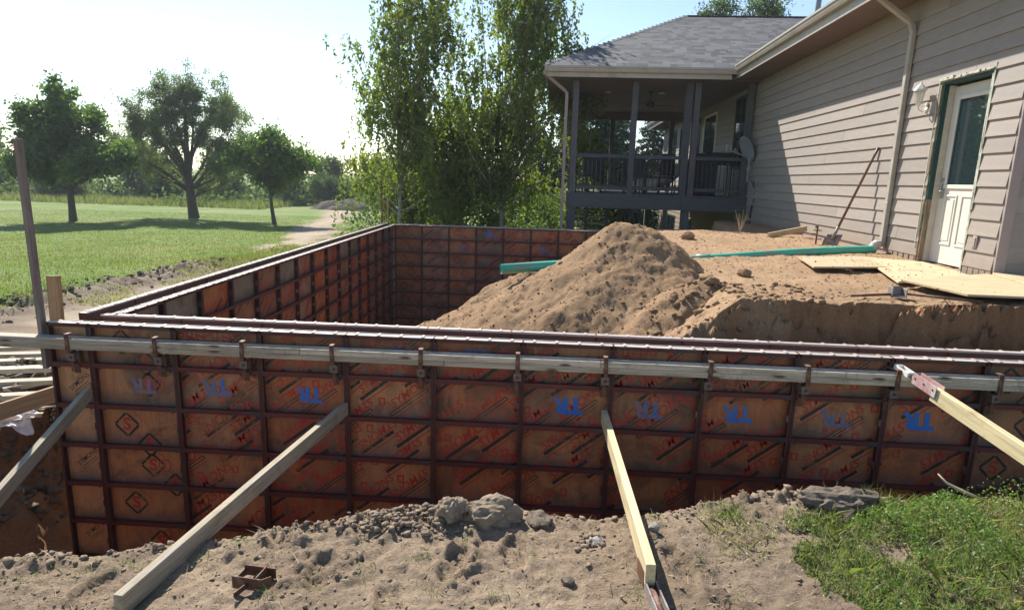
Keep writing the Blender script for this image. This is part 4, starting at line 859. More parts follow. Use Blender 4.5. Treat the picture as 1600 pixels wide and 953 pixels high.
# shingles of the front slope and of the hip
nrm = Vector((0, -2.095, 4.24)).normalized(); su = Vector((0, 4.24, 2.095)).normalized(); mats_s = [M['shingleA'], M['shingleB'], M['shingleC']]
sm = []
for m in mats_s:
    b = MB(); b.box(.0015, 0, .002, .303, .21, .022); sm.append(b.mesh('shingle', m))
base_m = Matrix(((1, 0, 0, 0), (0, su.y, nrm.y, 0), (0, su.z, nrm.z, 0), (0, 0, 0, 1)))
cnt = 0; rest = MB(); rows = 31; Ls = math.hypot(4.24, 2.095)
for r0 in range(rows):
    t0 = r0 * Ls / rows; y0 = 10.76 + su.y * t0; z0 = 3.605 + su.z * t0; xl = -4.93 + 3.81 * t0 / Ls; xr = -.60 + 4.0 * t0 / Ls; x_ = xl + .01
    while x_ < xr - .1:
        mi = random.choice((0, 0, 1, 1, 2)); wi = random.choice((.15, .2, .305))
        if cnt < 300:
            o_ = obj('shingle', sm[mi], porch); o_.matrix_local = Matrix.Translation((x_, y0 - .012, z0 + .004)) @ base_m @ Matrix.Rotation(R(1.6), 4, 'X') @ Matrix.Diagonal((wi / .305, 1, 1, 1)); cnt += 1
        else:
            mx = Matrix.Translation((x_, y0 - .012, z0 + .004)) @ base_m @ Matrix.Rotation(R(1.6), 4, 'X'); rest.box(.0015, 0, .002, wi - .0015, .21, .020 + .004 * random.random(), mi, mx)
        x_ += wi
tag(obj('upper_shingles', rest.mesh('upper_shingles', mats_s), porch), kind='stuff')
b = MB(); hv = Vector(b2) - Vector(a_); hd = hv.normalized(); n = int(hv.length / .2)
for i in range(n):
    p = Vector(a_) + hd * (i * .2); mx = Matrix.Translation(p + Vector((0, 0, .012))) @ hd.to_track_quat('X', 'Z').to_matrix().to_4x4() @ Matrix.Rotation(R(3), 4, 'Y'); b.box(0, -.07, 0, .26, .07, .014, i % 2, mx)
tag(obj('hip_caps', b.mesh('hip_caps', [M['shingleA'], M['shingleB']]), porch), kind='stuff')
b = MB()
for i in range(22): b.box(-1.12 + i * .2, 14.9, 5.715, -.9 + i * .2, 15.1, 5.73, i % 2)
tag(obj('ridge_caps', b.mesh('ridge_caps', [M['shingleA'], M['shingleB']]), porch), kind='stuff')
b = MB(); rpipe(b, [(-4.93, 10.80, 3.50), (-4.93, 10.80, 3.44)]); 
def rp2(b, a, c_, w_=.07):
    a, c_ = Vector(a), Vector(c_); x = (c_ - a).normalized(); y = Vector((0, 1, 0)); z = x.cross(y).normalized(); n = (c_ - a).length
    b.box(-.01, -w_ / 2, -w_ / 2, n + .01, w_ / 2, w_ / 2, mx=Matrix(((x.x, y.x, z.x, a.x), (x.y, y.y, z.y, a.y), (x.z, y.z, z.z, a.z), (0, 0, 0, 1))))
rp2(b, (-4.88, 10.9, 3.44), (-4.42, 11.2, 3.12)); rp2(b, (-4.40, 11.2, 3.10), (-4.40, 11.2, -1.5)); obj('downspout', b.mesh('downspout', M['siding_trim']), porch)
for (o_, s_) in ((-3.3, 13.3), (-1.9, 13.3)):
    b = MB(); b.tube([(o_, s_, 3.409), (o_, s_, 3.400)], .085, 16); obj('recessed_light', b.mesh('recessed_light', M['white_paint']), porch)
# stairs below the porch
st = thing('porch_stairs', 'open wooden stairs seen edge on beneath the left end of the porch', 'stairs', HL, HR)
for k in range(9):
    b = MB(); b.box(-4.02, 14.6 + .0 * k, .40 - k * .19, -3.1, 14.88, .44 - k * .19); obj('tread', b.mesh('tread', M['pile_lumber']), st)
for o_ in (-3.72, -3.1): b = MB(); b.box(o_, 14.55, -1.7, o_ + .09, 14.95, .44); obj('stringer', b.mesh('stringer', M['porch_wood']), st)
# ceiling fan
fan = thing('ceiling_fan', 'dark ceiling fan with brown blades hanging under the porch roof', 'fan', hw(-2.22, 13.0, 3.40), HR)
b = MB(); b.tube([(0, 0, 0), (0, 0, -.03)], .06, 12); b.tube([(0, 0, -.03), (0, 0, -.26)], .014, 8); obj('down_rod', b.mesh('down_rod', M['black'], True), fan)
b = MB(); b.tube([(0, 0, -.24), (0, 0, -.27), (0, 0, -.36), (0, 0, -.40)], [.05, .11, .11, .05], 16); obj('motor', b.mesh('motor', M['black'], True), fan)
for k in range(5):
    b = MB(); b.box(.12, -.055, -.005, .62, .06, .004); obj('blade', b.mesh('blade', M['wood_dark']), fan, (0, 0, -.33), (R(12), 0, R(72 * k + 8)))
# satellite dish
dish = thing('satellite_dish', 'grey satellite dish on the last porch post beside the siding', 'satellite dish', hw(-.14, 11.05, 1.72), HR)
b = MB(); NR, NA = 6, 24; vs = []; fs = []
for i in range(NR + 1):
    rr = .30 * i / NR
    for k in range(NA): an = 2 * math.pi * k / NA; vs.append((rr * math.cos(an) * .86, rr * rr * .55, rr * math.sin(an)))
for i in range(NR):
    for k in range(NA): k2 = (k + 1) % NA; fs.append((i * NA + k, i * NA + k2, (i + 1) * NA + k2, (i + 1) * NA + k))
b.add(vs, fs); do = obj('reflector', b.mesh('reflector', M['dish'], True), dish, (-.02, -.05, .22), (R(-24), R(4), R(105))); m_ = do.modifiers.new('t', 'SOLIDIFY'); m_.thickness = .012
b = MB(); b.tube([(.0, -.04, 0), (-.52, -.12, .17)], .016, 6); b.tube([(-.53, -.12, .13), (-.53, -.12, .28)], .028, 8); b.tube([(-.44, -.12, .16), (-.44, -.12, .26)], .022, 8); obj('feed_arm', b.mesh('feed_arm', M['dish']), dish)
b = MB(); b.tube([(.03, 0, .2), (.03, 0, -.55)], .024, 8); b.box(.0, -.03, -.30, .07, .03, -.2); obj('mast', b.mesh('mast', M['dish']), dish)
b = MB()
for p_, q_ in (((.05, .0, -.40), (.30, -.9, -.45)), ((.1, -.3, -.52), (.32, -.5, -.15)), ((.06, 0, -.5), (.13, -.4, -.80)), ((.08, -.1, -.55), (.15, -.5, -.95))): b.tube([p_, q_], .012, 6)
obj('strut', b.mesh('strut', M['dish']), dish)
b = MB()
for k in range(4): b.tube([(.10, -.2 - .03 * k, -.5), (.13, -.32 - .02 * k, -.9), (.10, -.18 - .05 * k, -1.3), (.14, -.24, -1.45)], .006, 5)
obj('cable', b.mesh('cable', M['black']), dish)
# porch furniture
def chair(label, o_, s_, rz):
    e = thing('patio_chair', label, 'chair', hw(o_, s_, .80), HR + rz)
    b = MB(); b.box(-.26, -.25, .40, .26, .25, .45); obj('seat', b.mesh('seat', M['black_soft']), e, bevel=.01)
    b = MB(); b.box(-.26, .22, .46, .26, .27, 1.0); obj('backrest', b.mesh('backrest', M['black_soft']), e, bevel=.015)
    for sx in (-1, 1):
        for sy in (-1, 1): b = MB(); b.box(sx * .25 - .015, sy * .23 - .015, 0, sx * .25 + .015, sy * .23 + .015, .40); obj('leg', b.mesh('leg', M['black']), e)
        b = MB(); b.box(sx * .27 - .02, -.25, .62, sx * .27 + .02, .22, .65); b.box(sx * .27 - .015, -.24, .46, sx * .27 + .015, -.21, .62); obj('armrest', b.mesh('armrest', M['black']), e)
chair('black patio chair at the left front end of the porch', -3.75, 12.2, R(200)); chair('black patio chair left of the porch table', -2.55, 12.6, R(170)); chair('black patio chair beside the middle porch column', -2.35, 13.9, R(60)); chair('black patio chair in front of the cushioned lounge', -1.95, 12.3, R(220))
e = thing('patio_table', 'dark patio table between the porch chairs', 'table', hw(-3.1, 13.6, .80), HR)
b = MB(); b.box(-.75, -.5, .70, .75, .5, .735); obj('table_top', b.mesh('table_top', M['black']), e)
for sx in (-1, 1):
    for sy in (-1, 1): b = MB(); b.box(sx * .65 - .03, sy * .42 - .03, 0, sx * .65 + .03, sy * .42 + .03, .70); obj('leg', b.mesh('leg', M['black']), e)
e = thing('lounge_chair', 'low white cushioned lounge on the porch floor', 'lounge chair', hw(-1.9, 13.6, .80), HR + R(10))
b = MB(); b.tube([(-.5, 0, .22), (-.1, 0, .26), (.35, 0, .42), (.75, 0, .72)], [.16, .18, .18, .14], 10); c_ = obj('cushion', b.mesh('cushion', M['white_paint'], True), e, (0, 0, 0)); c_.scale = (1, 2, 1)
b = MB()
for sx in (-.4, .5):
    for sy in (-.3, .3): b.box(sx - .02, sy - .02, 0, sx + .02, sy + .02, .25)
obj('frame', b.mesh('frame', M['black']), e)
e = thing('covered_grill', 'tall black covered grill on the right end of the porch', 'grill', hw(-.95, 12.0, .80), HR)
b = MB(); b.prism([(-.36, .02), (.30, .02), (.31, .78), (.22, 1.02), (-.26, 1.02), (-.38, .8)], 1, -.26, .26); obj('cover', b.mesh('cover', M['black_soft']), e, bevel=.03)
b = MB()
for i in range(6): b.box(-.33 + i * .115, -.275, .05, -.30 + i * .115, -.2601, .75)
obj('cover_fold', b.mesh('cover_fold', M['black_soft']), e)
e = thing('gas_grill', 'open black gas grill behind the satellite dish', 'grill', hw(-.50, 12.6, .80), HR)
b = MB(); b.box(-.40, -.25, .78, .40, .25, .86); b.prism([(-.25, .86), (.25, .86), (.25, 1.0), (.12, 1.1), (-.25, 1.08)], 0, -.36, .36); obj('lid', b.mesh('lid', M['black']), e, bevel=.02)
b = MB(); b.box(-.38, -.22, .1, .38, .22, .14)
for sx in (-.36, .34):
    for sy in (-.2, .18): b.box(sx, sy, 0, sx + .03, sy + .03, .78)
obj('cart_frame', b.mesh('cart_frame', M['black']), e)
b = MB()
for k in range(4): b.tube([(-.24 + k * .16, -.26, .82), (-.24 + k * .16, -.275, .82)], .02, 8)
obj('knob', b.mesh('knob', M['dish']), e)
e = thing('post_lantern', 'small yellow topped lantern on the left porch downspout', 'lantern', hw(-4.47, 11.3, 1.62), HR)
b = MB(); b.tube([(0, 0, 0), (0, 0, .12)], [.035, .05], 6); obj('lantern_body', b.mesh('lantern_body', M['black']), e)
b = MB(); b.tube([(0, 0, .12), (0, 0, .19)], [.055, .02], 6); obj('lantern_cap', b.mesh('lantern_cap', M['new_lumber']), e)
# ------------------------------------------------------------------ things on the dirt beside the house
b = MB(); P0, P1 = Vector((2.99, 2.98, .060)), Vector((7.93, 4.60, .285)); dv = (P1 - P0).normalized()
dp = thing('drain_pipe', 'long green plastic drain pipe running from the downspout past the mound to its open end', 'pipe')
segp = [P0 + (P1 - P0) * (i / 12) + Vector((0, 0, .012 * math.sin(i * .8))) for i in range(13)]
N = 24; Rr = .058
b.tube(segp, Rr, N, cap=False); b.tube([segp[0], segp[0] + dv * .6], Rr - .005, N, cap=False)
o = len(b.v) - 2 * N
b.add([], []);
for k in range(N): b.f.append((k, (k + 1) % N, o + (k + 1) % N, o + k)); b.mi.append(0)
obj('pipe_barrel', b.mesh('pipe_barrel', M['pipe'], True, recalc=False), dp)
b = MB(); b.tube([segp[6] - dv * .09, segp[6] + dv * .09], .065, N); obj('pipe_collar', b.mesh('pipe_collar', M['pipe'], True), dp)
b = MB(); b.tube([P1 - dv * .02, P1 + Vector((.02, .0, .09))], [.062, .05], 14); b.box(P1.x - .0, P1.y - .05, P1.z + .03, P1.x + .07, P1.y + .05, P1.z + .12)
obj('downspout_adapter', b.mesh('downspout_adapter', M['concrete']), dp, bevel=.006)
sh = thing('shovel', 'brown handled shovel leaning on the siding left of the downspout', 'shovel', (0, 0, 0))
top, bot = Vector((8.085, 5.15, 1.66)), Vector((7.76, 5.42, .40)); dd = (bot - top).normalized()
b = MB(); b.tube([top, top + dd * .12, bot], [.021, .017, .019], 8); obj('handle', b.mesh('handle', M['wood_dark'], True), sh)
b = MB(); sx = Vector((.62, -.78, 0)); bl = []
for i in range(6):
    for j in range(5):
        u = i / 5; w_ = .12 * (1 - .0 * u) * (1 if i < 4 else (.85 if i == 4 else .45)); q = (j - 2) / 2; bl.append(bot + dd * (u * .30 - .02) + sx * q * w_ + Vector((-.6, -.5, .2)) * (-.035 * (1 - q * q)))
b.add(bl, [(i * 5 + j, i * 5 + j + 1, (i + 1) * 5 + j + 1, (i + 1) * 5 + j) for i in range(5) for j in range(4)])
bo = obj('blade', b.mesh('blade', M['grey_steel'], True), sh); m_ = bo.modifiers.new('t', 'SOLIDIFY'); m_.thickness = .004
b = MB(); b.tube([bot - dd * .14, bot + dd * .06], [.021, .024], 8); obj('socket', b.mesh('socket', M['grey_steel'], True), sh)
def sheet(label, pts, z, up=.018, mat='osb'):
    a = [Vector((x, y, 0)) for x, y in pts]; o0 = a[0]; ax = (a[1] - a[0]).normalized(); ang = math.atan2(ax.y, ax.x)
    b = MB(); loc = [Matrix.Rotation(-ang, 3, 'Z') @ (p - o0) for p in a]; b.prism([(p.x, p.y) for p in loc], 2, 0, up); return tag(obj('plywood_sheet', b.mesh('plywood_sheet', M[mat]), None, (o0.x, o0.y, z), (R(.4), 0, ang), bevel=.001), label, 'plywood sheet')
sheet('small plywood sheet lying alone farthest left on the dirt before the door', [(6.36, 2.70), (7.24, 2.92), (7.44, 3.90), (6.56, 3.66)], .235)
sheet('middle plywood sheet lying in front of the cream door', [(6.79, 1.86), (7.86, 2.42), (8.02, 3.60), (7.46, 3.92)], .225)
sheet('nearest plywood sheet lying at the right edge on the dirt', [(6.94, 1.12), (8.6, 1.08), (7.98, 2.46), (6.80, 1.84)], .246)
sheet('darker plywood sheet partly out of frame by the house corner', [(7.75, 1.30), (9.2, 1.2), (9.2, 2.36), (8.0, 2.40)], .268)
e = thing('form_bracket', 'grey steel clamp with two thin rods lying on the tan dirt edge', 'form bracket', (6.47, 1.26, gz(6.47, 1.26) + .015), R(-5))
b = MB(); b.box(-.06, -.03, 0, -.052, .06, .085); b.box(.05, -.03, 0, .058, .06, .07); b.box(-.0519, .052, 0, .0499, .06, .085); b.box(-.0519, -.03, 0, .0499, .05, .01); obj('clamp_head', b.mesh('clamp_head', M['grey_steel']), e, bevel=.002)
b = MB(); b.tube([(-.06, 0, .02), (-.42, -.12, .01)], .011, 8); obj('rod', b.mesh('rod', M['rust'], True), e)
b = MB(); b.tube([(.06, .02, .03), (.56, -.17, .02)], .011, 8); obj('rod', b.mesh('rod', M['rust'], True), e)
board('wood_scrap', 'tan board scrap propped on the dirt by the siding left of the shovel', 'scrap', (7.22, 6.6, gz(7.22, 6.6) + .03), (7.95, 6.9, gz(7.95, 6.9) + .15), (0, 0, 1), .038, .089, 'osb')
e = thing('steel_stake', 'short rusty form stake with wedges standing before the siding', 'stake', (7.52, 5.45, gz(7.52, 5.45) - .05))
b = MB(); b.tube([(0, 0, 0), (0, 0, .34)], .012, 8); obj('rod', b.mesh('rod', M['rust'], True), e)
b = MB(); b.box(-.05, -.012, .25, .06, .012, .265); b.box(-.10, -.01, .20, -.02, .01, .212); b.box(-.03, -.02, .29, -.015, .02, .33); b.box(.02, -.02, .12, .07, .02, .135); obj('wedge', b.mesh('wedge', M['rust']), e)
for k, (x_, y_, h_, lb) in enumerate(((8.19, 10.4, .30, 'short wooden stake against the siding under the porch corner'), (8.05, 10.95, .42, 'taller wooden stake left of the short one under the porch corner'))):
    board('stake', lb, 'stake', (x_ - .1, y_, -.1), (x_ - .1, y_, h_), (0, 1, 0), .05, .06, 'porch_wood')
def shp(r, n): return np.stack([r.uniform(6.5, 8.0, n), r.uniform(1.2, 3.8, n)], 1)
scatter('sheet_crumbs', ('crumbs of dirt trodden onto the plywood sheets', 'soil crumbs'), 700, shp, (.002, .010), 'mound', 51, 1, .6, lambda x, y: x * 0 + .262, 4)
#@@PLANTS
# ------------------------------------------------------------------ vegetation
def leaf_cloud(name, C_, size, mat, r, aspect=.55, droop=0., fold=True):
    """small leaf faces centred on C_ (n,3)"""
    n = len(C_); u = r.normal(size=(n, 3)); u[:, 2] -= droop; u /= np.linalg.norm(u, axis=1)[:, None]
    v = np.cross(u, r.normal(size=(n, 3))); v /= np.linalg.norm(v, axis=1)[:, None]; s = size * (.6 + .8 * r.random(n))[:, None]
    a = u * s * .5; b = v * s * .5 * aspect
    V = np.stack([C_ - a, C_ + b * .9 - a * .05, C_ + a, C_ - b * .9 - a * .05], 1).reshape(-1, 3)
    F = np.arange(4 * n).reshape(n, 4); return npmesh(name, V, F, mat)
def limb_path(r, p, q, sag=0., n=6, wob=.06):
    p, q = np.array(p, float), np.array(q, float); L = np.linalg.norm(q - p); out = []
    off = r.normal(size=3) * wob * L
    for i in range(n + 1):
        t_ = i / n; out.append(tuple(p + (q - p) * t_ + off * math.sin(math.pi * t_) * .8 + np.array([0, 0, sag * L * math.sin(math.pi * t_ * .5) ** 2 * t_])))
    return out
def tree(name, label, cat, base, h, crown_fn, nl, leaf, leafsize, leafmat_, barkmat='bark', seed=1, tr=.12, fork=.3, limbs=9, twigs=5, spread=.22, droop=.2, hang=0., group=None, aspect=.55, lean=(0, 0), rays=None):
    """crown_fn(r, n) -> points (n,3) relative to the base: where branch tips go"""
    r = np.random.default_rng(seed); e = thing(name, label, cat, base, 0, group); b = MB()
    top = np.array([lean[0], lean[1], h * .8]); fk = np.array([lean[0] * fork, lean[1] * fork, h * fork])
    trunk = limb_path(r, (0, 0, -.1), top, n=8, wob=.02); b.tube(trunk, [tr * (1.15 if i == 0 else 1 - .85 * i / 8) for i in range(9)], 9)
    tips = crown_fn(r, limbs); segs = []
    for tp in tips:
        t_ = min(.95, max(fork, fork + (tp[2] / h - fork) * r.uniform(.25, .55))); i = t_ * 8; a = np.array(trunk[int(i)]) + (np.array(trunk[min(8, int(i) + 1)]) - np.array(trunk[int(i)])) * (i % 1)
        pth = limb_path(r, a, tp, n=6); r0 = tr * .42 * (1 - .5 * t_); b.tube(pth, [r0 * (1 - .8 * k / 6) for k in range(7)], 5); segs.append(pth)
    sub = crown_fn(r, limbs * twigs); allseg = []
    flat = np.array([p for s_ in segs for p in s_[2:]] + [p for p in trunk[5:]])
    for tp in sub:
        j = np.argmin(((flat - tp) ** 2).sum(1)); pth = limb_path(r, flat[j], tp, n=3, sag=-hang * .2); b.tube(pth, [tr * .10, tr * .075, tr * .05, tr * .02], 4, cap=False); allseg.append(pth)
    obj('trunk', b.mesh('trunk', M[barkmat], True, recalc=False), e)
    # leaves gather along the outer half of limbs and twigs, in clumps
    P = np.array([p for s_ in segs for p in s_[3:]] + [p for s_ in allseg for p in s_[1:]])
    wgt = r.random(len(P)) ** 1.5 + .12; idx = r.choice(len(P), nl, p=wgt / wgt.sum()); C_ = P[idx] + r.normal(size=(nl, 3)) * spread * (.5 + r.random((nl, 1)))
    if hang:                                       # leaves strung along drooping twigs
        ns = nl // 16; Q = P[r.choice(len(P), ns, p=wgt / wgt.sum())] + r.normal(size=(ns, 3)) * spread * 1.5; Lh = hang * (.3 + 1.9 * r.random(ns) ** 1.6); sw = r.normal(size=(ns, 2)) * .16
        si = r.integers(0, ns, nl); tt = r.random(nl); C_ = Q[si] - np.stack([sw[si, 0] * tt * Lh[si], sw[si, 1] * tt * Lh[si], tt * Lh[si]], 1) + r.normal(size=(nl, 3)) * .035
    obj('crown', leaf_cloud('crown', C_, leafsize, M[leafmat_], r, aspect, droop), e); return e
def ell(cx, cy, cz, rx, ry, rz, pw=.45, lo=-1.):
    def f(r, n):
        u = r.normal(size=(n, 3)); u /= np.linalg.norm(u, axis=1)[:, None]; u[:, 2] = np.maximum(u[:, 2], lo); return u * (r.random((n, 1)) ** pw) * np.array([rx, ry, rz]) + np.array([cx, cy, cz])
    return f
def lobes(f, k, rad, seed, squash=.75):
    c_ = f(np.random.default_rng(seed), k); rr = rad * (.55 + .75 * np.random.default_rng(seed + 1).random(k))
    def g(r, n):
        i = r.integers(0, k, n); u = r.normal(size=(n, 3)); u /= np.linalg.norm(u, axis=1)[:, None]; return c_[i] + u * (rr[i] * r.random(n) ** .5)[:, None] * np.array([1, 1, squash])
    return g
def multi(*fs):
    def f(r, n):
        k = np.array([w_ for w_, _ in fs]); c_ = r.choice(len(fs), n, p=k / k.sum()); out = np.zeros((n, 3))
        for i, (_, g) in enumerate(fs): m = c_ == i; out[m] = g(r, m.sum())
        return out
    return f
# the three lawn trees
tree('maple_tree', 'round dark maple standing on the lawn, leftmost of the three lawn trees', 'tree', (-21.2, 27.5, z_out(-21.2, 27.5)), 7.0, lobes(multi((1, ell(.4, 0, 3.2, 3.0, 2.4, 1.3, .35)), (.75, ell(-.1, 0, 5.2, 1.7, 1.6, 1.5, .35)), (.25, ell(2.6, 0, 3.3, 1.0, 1, .9))), 70, .75, 3), 36000, 0, .17, 'leaf_maple', seed=3, tr=.19, fork=.22, limbs=18, twigs=10, spread=.17, droop=.4, aspect=.8)
def willow(r, n):
    an = r.uniform(-1.15, 1.15, n) ; L = 7.6 * (.45 + .55 * r.random(n) ** .6) * (1 - .22 * np.abs(an)); ph = r.uniform(0, math.pi, n)
    x = np.sin(an) * L * .78; y = np.sin(an * .8) * np.cos(ph) * L * .5; z = 1.2 + np.cos(an) * L; return np.stack([x, y, z], 1)
tree('willow_tree', 'airy grey green willow with fanning limbs, middle of the three lawn trees', 'tree', (-17.65, 32.7, z_out(-17.65, 32.7)), 8.8, lobes(willow, 150, .8, 5, 1.4), 62000, 0, .17, 'leaf_willow', seed=5, tr=.30, fork=.14, limbs=26, twigs=14, spread=.16, droop=.9, aspect=.32)
tree('young_maple_tree', 'small spreading green tree with a thin trunk, rightmost of the three lawn trees', 'tree', (-11.3, 29.5, z_out(-11.3, 29.5)), 5.5, lobes(multi((1, ell(.1, 0, 3.6, 2.3, 1.9, 1.3, .35)), (.2, ell(1.7, 0, 3.1, 1, 1, .7))), 44, .55, 8), 19000, 0, .15, 'leaf_maple', seed=8, tr=.12, fork=.30, limbs=13, twigs=8, spread=.22, droop=.4, aspect=.8)
# birches behind the forms
tree('birch_tree', 'tall loose birch rising past the top of the picture, left of the pair', 'tree', (-.75, 13.9, -1.35), 8.6, lobes(multi((1, ell(.3, 0, 5.9, 1.6, 1.3, 1.9, .4)), (1.1, ell(.3, .3, 3.2, 2.1, 1.5, 1.8, .45)), (.4, ell(.35, 0, 7.5, 1.2, .9, .9))), 90, .50, 11, 1.2), 27000, 0, .105, 'leaf_birch', 'birch_bark', seed=11, tr=.07, fork=.14, limbs=36, twigs=12, spread=.12, droop=1.4, hang=.62, aspect=.62)
tree('birch_tree', 'wide drooping birch between the left birch and the porch', 'tree', (2.2, 14.4, -1.40), 9.2, lobes(multi((1, ell(.4, 0, 5.6, 2.0, 1.4, 2.0, .4)), (1.4, ell(.1, .2, 3.2, 2.6, 1.5, 2.0, .45)), (.45, ell(.6, 0, 7.6, 1.15, .8, 1.1)), (.3, ell(1.95, 0, 5.6, .8, .6, .9))), 130, .50, 12, 1.2), 44000, 0, .105, 'leaf_birch', 'birch_bark', seed=12, tr=.09, fork=.12, limbs=46, twigs=12, spread=.12, droop=1.4, hang=.66, aspect=.62)
tree('birch_tree', 'shorter yellow green birch filling the gap between the two tall ones', 'tree', (.8, 15.6, -1.4), 6.2, lobes(multi((1.3, ell(0, 0, 3.5, 1.9, 1.3, 1.8, .5)), (.5, ell(-1.6, 0, 2.2, 1.0, .8, 1.3))), 80, .55, 14, 1.2), 26000, 0, .105, 'leaf_birch', 'birch_bark', seed=14, tr=.06, fork=.12, limbs=30, twigs=9, spread=.13, droop=1.4, hang=.55, aspect=.62)
# spruces beyond the porch
def spruce(label, x, y, h, rad, seed, n=17000):
    r = np.random.default_rng(seed); e = thing('spruce_tree', label, 'tree', (x, y, z_out(x, y)), 0, 'blue green spruces beyond the porch'); b = MB(); b.tube([(0, 0, -.1), (0, 0, h * .5), (0, 0, h)], [.16, .09, .015], 8)
    lv = []; k = int(h / .32)
    for i in range(k):
        z = .3 + (h - .4) * i / k; L = rad * (1 - z / h) ** .8 + .12; m = 7 + int(L * 4)
        for j in range(m):
            an = r.random() * 6.28; l2 = L * r.uniform(.75, 1.1); q = (math.cos(an) * l2, math.sin(an) * l2, z - .22 * l2); b.tube([(0, 0, z), q], [.02, .006], 3, cap=False); lv.append(((0, 0, z), q))
    A = np.array([s_[0] for s_ in lv]); B = np.array([s_[1] for s_ in lv]); w_ = np.linalg.norm(B - A, axis=1); idx = r.choice(len(A), n, p=w_ / w_.sum()); t_ = r.random((n, 1)) ** .6
    C_ = A[idx] + (B[idx] - A[idx]) * t_ + r.normal(size=(n, 3)) * np.array([.11, .11, .07]); obj('trunk', b.mesh('trunk', M['bark'], recalc=False), e); obj('crown', leaf_cloud('crown', C_, .24, M['leaf_spruce'], r, .3, .5), e); return e
for i, (x, y, h, rad) in enumerate(((4.6, 26, 6.8, 2.1), (6.9, 29, 7.6, 2.3), (5.6, 22.5, 6.0, 1.9), (9.2, 31, 7.4, 2.2), (3.0, 24, 5.2, 1.8), (6.3, 26.5, 5.8, 1.5), (7.4, 34, 8.4, 2.6), (5.2, 33, 8.0, 2.5))):
    spruce(('large spruce directly behind the left porch column', 'tall spruce seen between the porch columns', 'nearest spruce, filling the space under the porch roof', 'far spruce against the end of the house', 'low spruce between the birches and the porch', 'small spruce beside the house wall behind the porch', 'tallest spruce at the back, right of the middle porch column', 'back spruce between the left and middle porch columns')[i], x, y, h, rad, 40 + i)
# tree behind the house, only its top over the ridge
tree('tall_tree', 'tree behind the house with only its thin top showing over the porch ridge', 'tree', (13.3, 30, -1.9), 12.4, multi((1, ell(-1.5, 0, 11.3, 1.1, 1, .75)), (1, ell(.8, 0, 11.5, 1.3, 1, .9)), (1, ell(0, 0, 9, 3, 2.5, 1.6))), 9000, 0, .16, 'leaf_far', seed=19, tr=.25, fork=.4, limbs=24, twigs=6, spread=.2, aspect=.5)
# hedgerow of trees beyond the lawn: five kinds of crown, each tree its own object
kinds = []
far = [(-50, 52, 1.15, 0), (-45, 57, .95, 1), (-41, 52, .8, 2), (-37.5, 58, 1.05, 3), (-33, 55, .85, 0), (-30, 60, .9, 1), (-27, 54, .72, 2), (-24.5, 61, .9, 3), (-21.5, 56, .78, 4), (-18.8, 60, .95, 0), (-16.6, 55, .66, 2), (-14.5, 63, .85, 1), (-12.2, 70, .75, 3), (-47, 46, 1.0, 3), (-56, 60, 1.25, 1), (-10, 82, .8, 0), (-16.5, 78, .9, 4), (-7, 90, .8, 1), (-3, 85, .9, 2), (-62, 56, 1.3, 4)]
FL = ['dark hedgerow tree at the far left edge', 'hedgerow tree left of the maple', 'low hedgerow tree behind the tall rusty stake', 'broad hedgerow tree behind the maple', 'hedgerow tree under the maple crown', 'hedgerow tree between maple and willow', 'short hedgerow tree left of the willow trunk', 'hedgerow tree behind the willow', 'bushy tree just right of the willow trunk', 'hedgerow tree between the willow and the young maple', 'low dark tree behind the young maple trunk', 'tree behind the young maple crown', 'tree right of the young maple in the hedgerow', 'near dark tree left of the maple trunk', 'tall tree at the left edge behind the hedgerow', 'distant round tree above the far dirt heap', 'distant tree left of the far dirt heap', 'distant tree beside the left birch', 'distant tree hidden partly behind the left birch', 'outermost tree at the left end of the hedgerow']
protos = {}
for i, (x, y, s_, k) in enumerate(far):
    if k not in protos:
        kk = [multi((1, ell(0, 0, 3.6, 2.9, 2.5, 2.2)), (1, ell(0, 0, 1.6, 3.1, 2.5, 1.2))), multi((1, ell(0, 0, 4.3, 2.4, 2.2, 2.6)), (1, ell(0, 0, 1.6, 2.8, 2.2, 1.3))), multi((1, ell(-1.2, 0, 3.2, 2, 2, 1.6)), (1, ell(1.3, 0, 2.4, 2.1, 2, 1.6)), (.7, ell(0, 0, 1.2, 3, 2, .9))), multi((1, ell(.4, 0, 3.9, 2.6, 2.3, 2.2)), (1, ell(-.5, 0, 1.8, 2.8, 2.3, 1.4))), multi((1, ell(0, 0, 3.2, 2.2, 2.2, 1.6)), (.5, ell(0, 0, 4.9, 1.2, 1.2, 1.2)))][k]
        protos[k] = tree('hedgerow_tree', FL[i], 'tree', (x, y, z_out(x, y)), 6.4, kk, 7000, 0, .34, 'leaf_far', seed=60 + k, tr=.18, fork=.14, limbs=14, twigs=6, spread=.38, aspect=.7, group='hedgerow of trees beyond the lawn'); o_ = protos[k]
    else:
        p = protos[k]; o_ = p.copy(); COL.objects.link(o_); o_.location = (x, y, z_out(x, y)); o_['label'] = FL[i]
        for ch in list(p.children): c_ = ch.copy(); COL.objects.link(c_); c_.parent = o_
    o_.scale = (s_, s_, s_ * .92); o_.rotation_euler = (0, 0, i * 1.3)
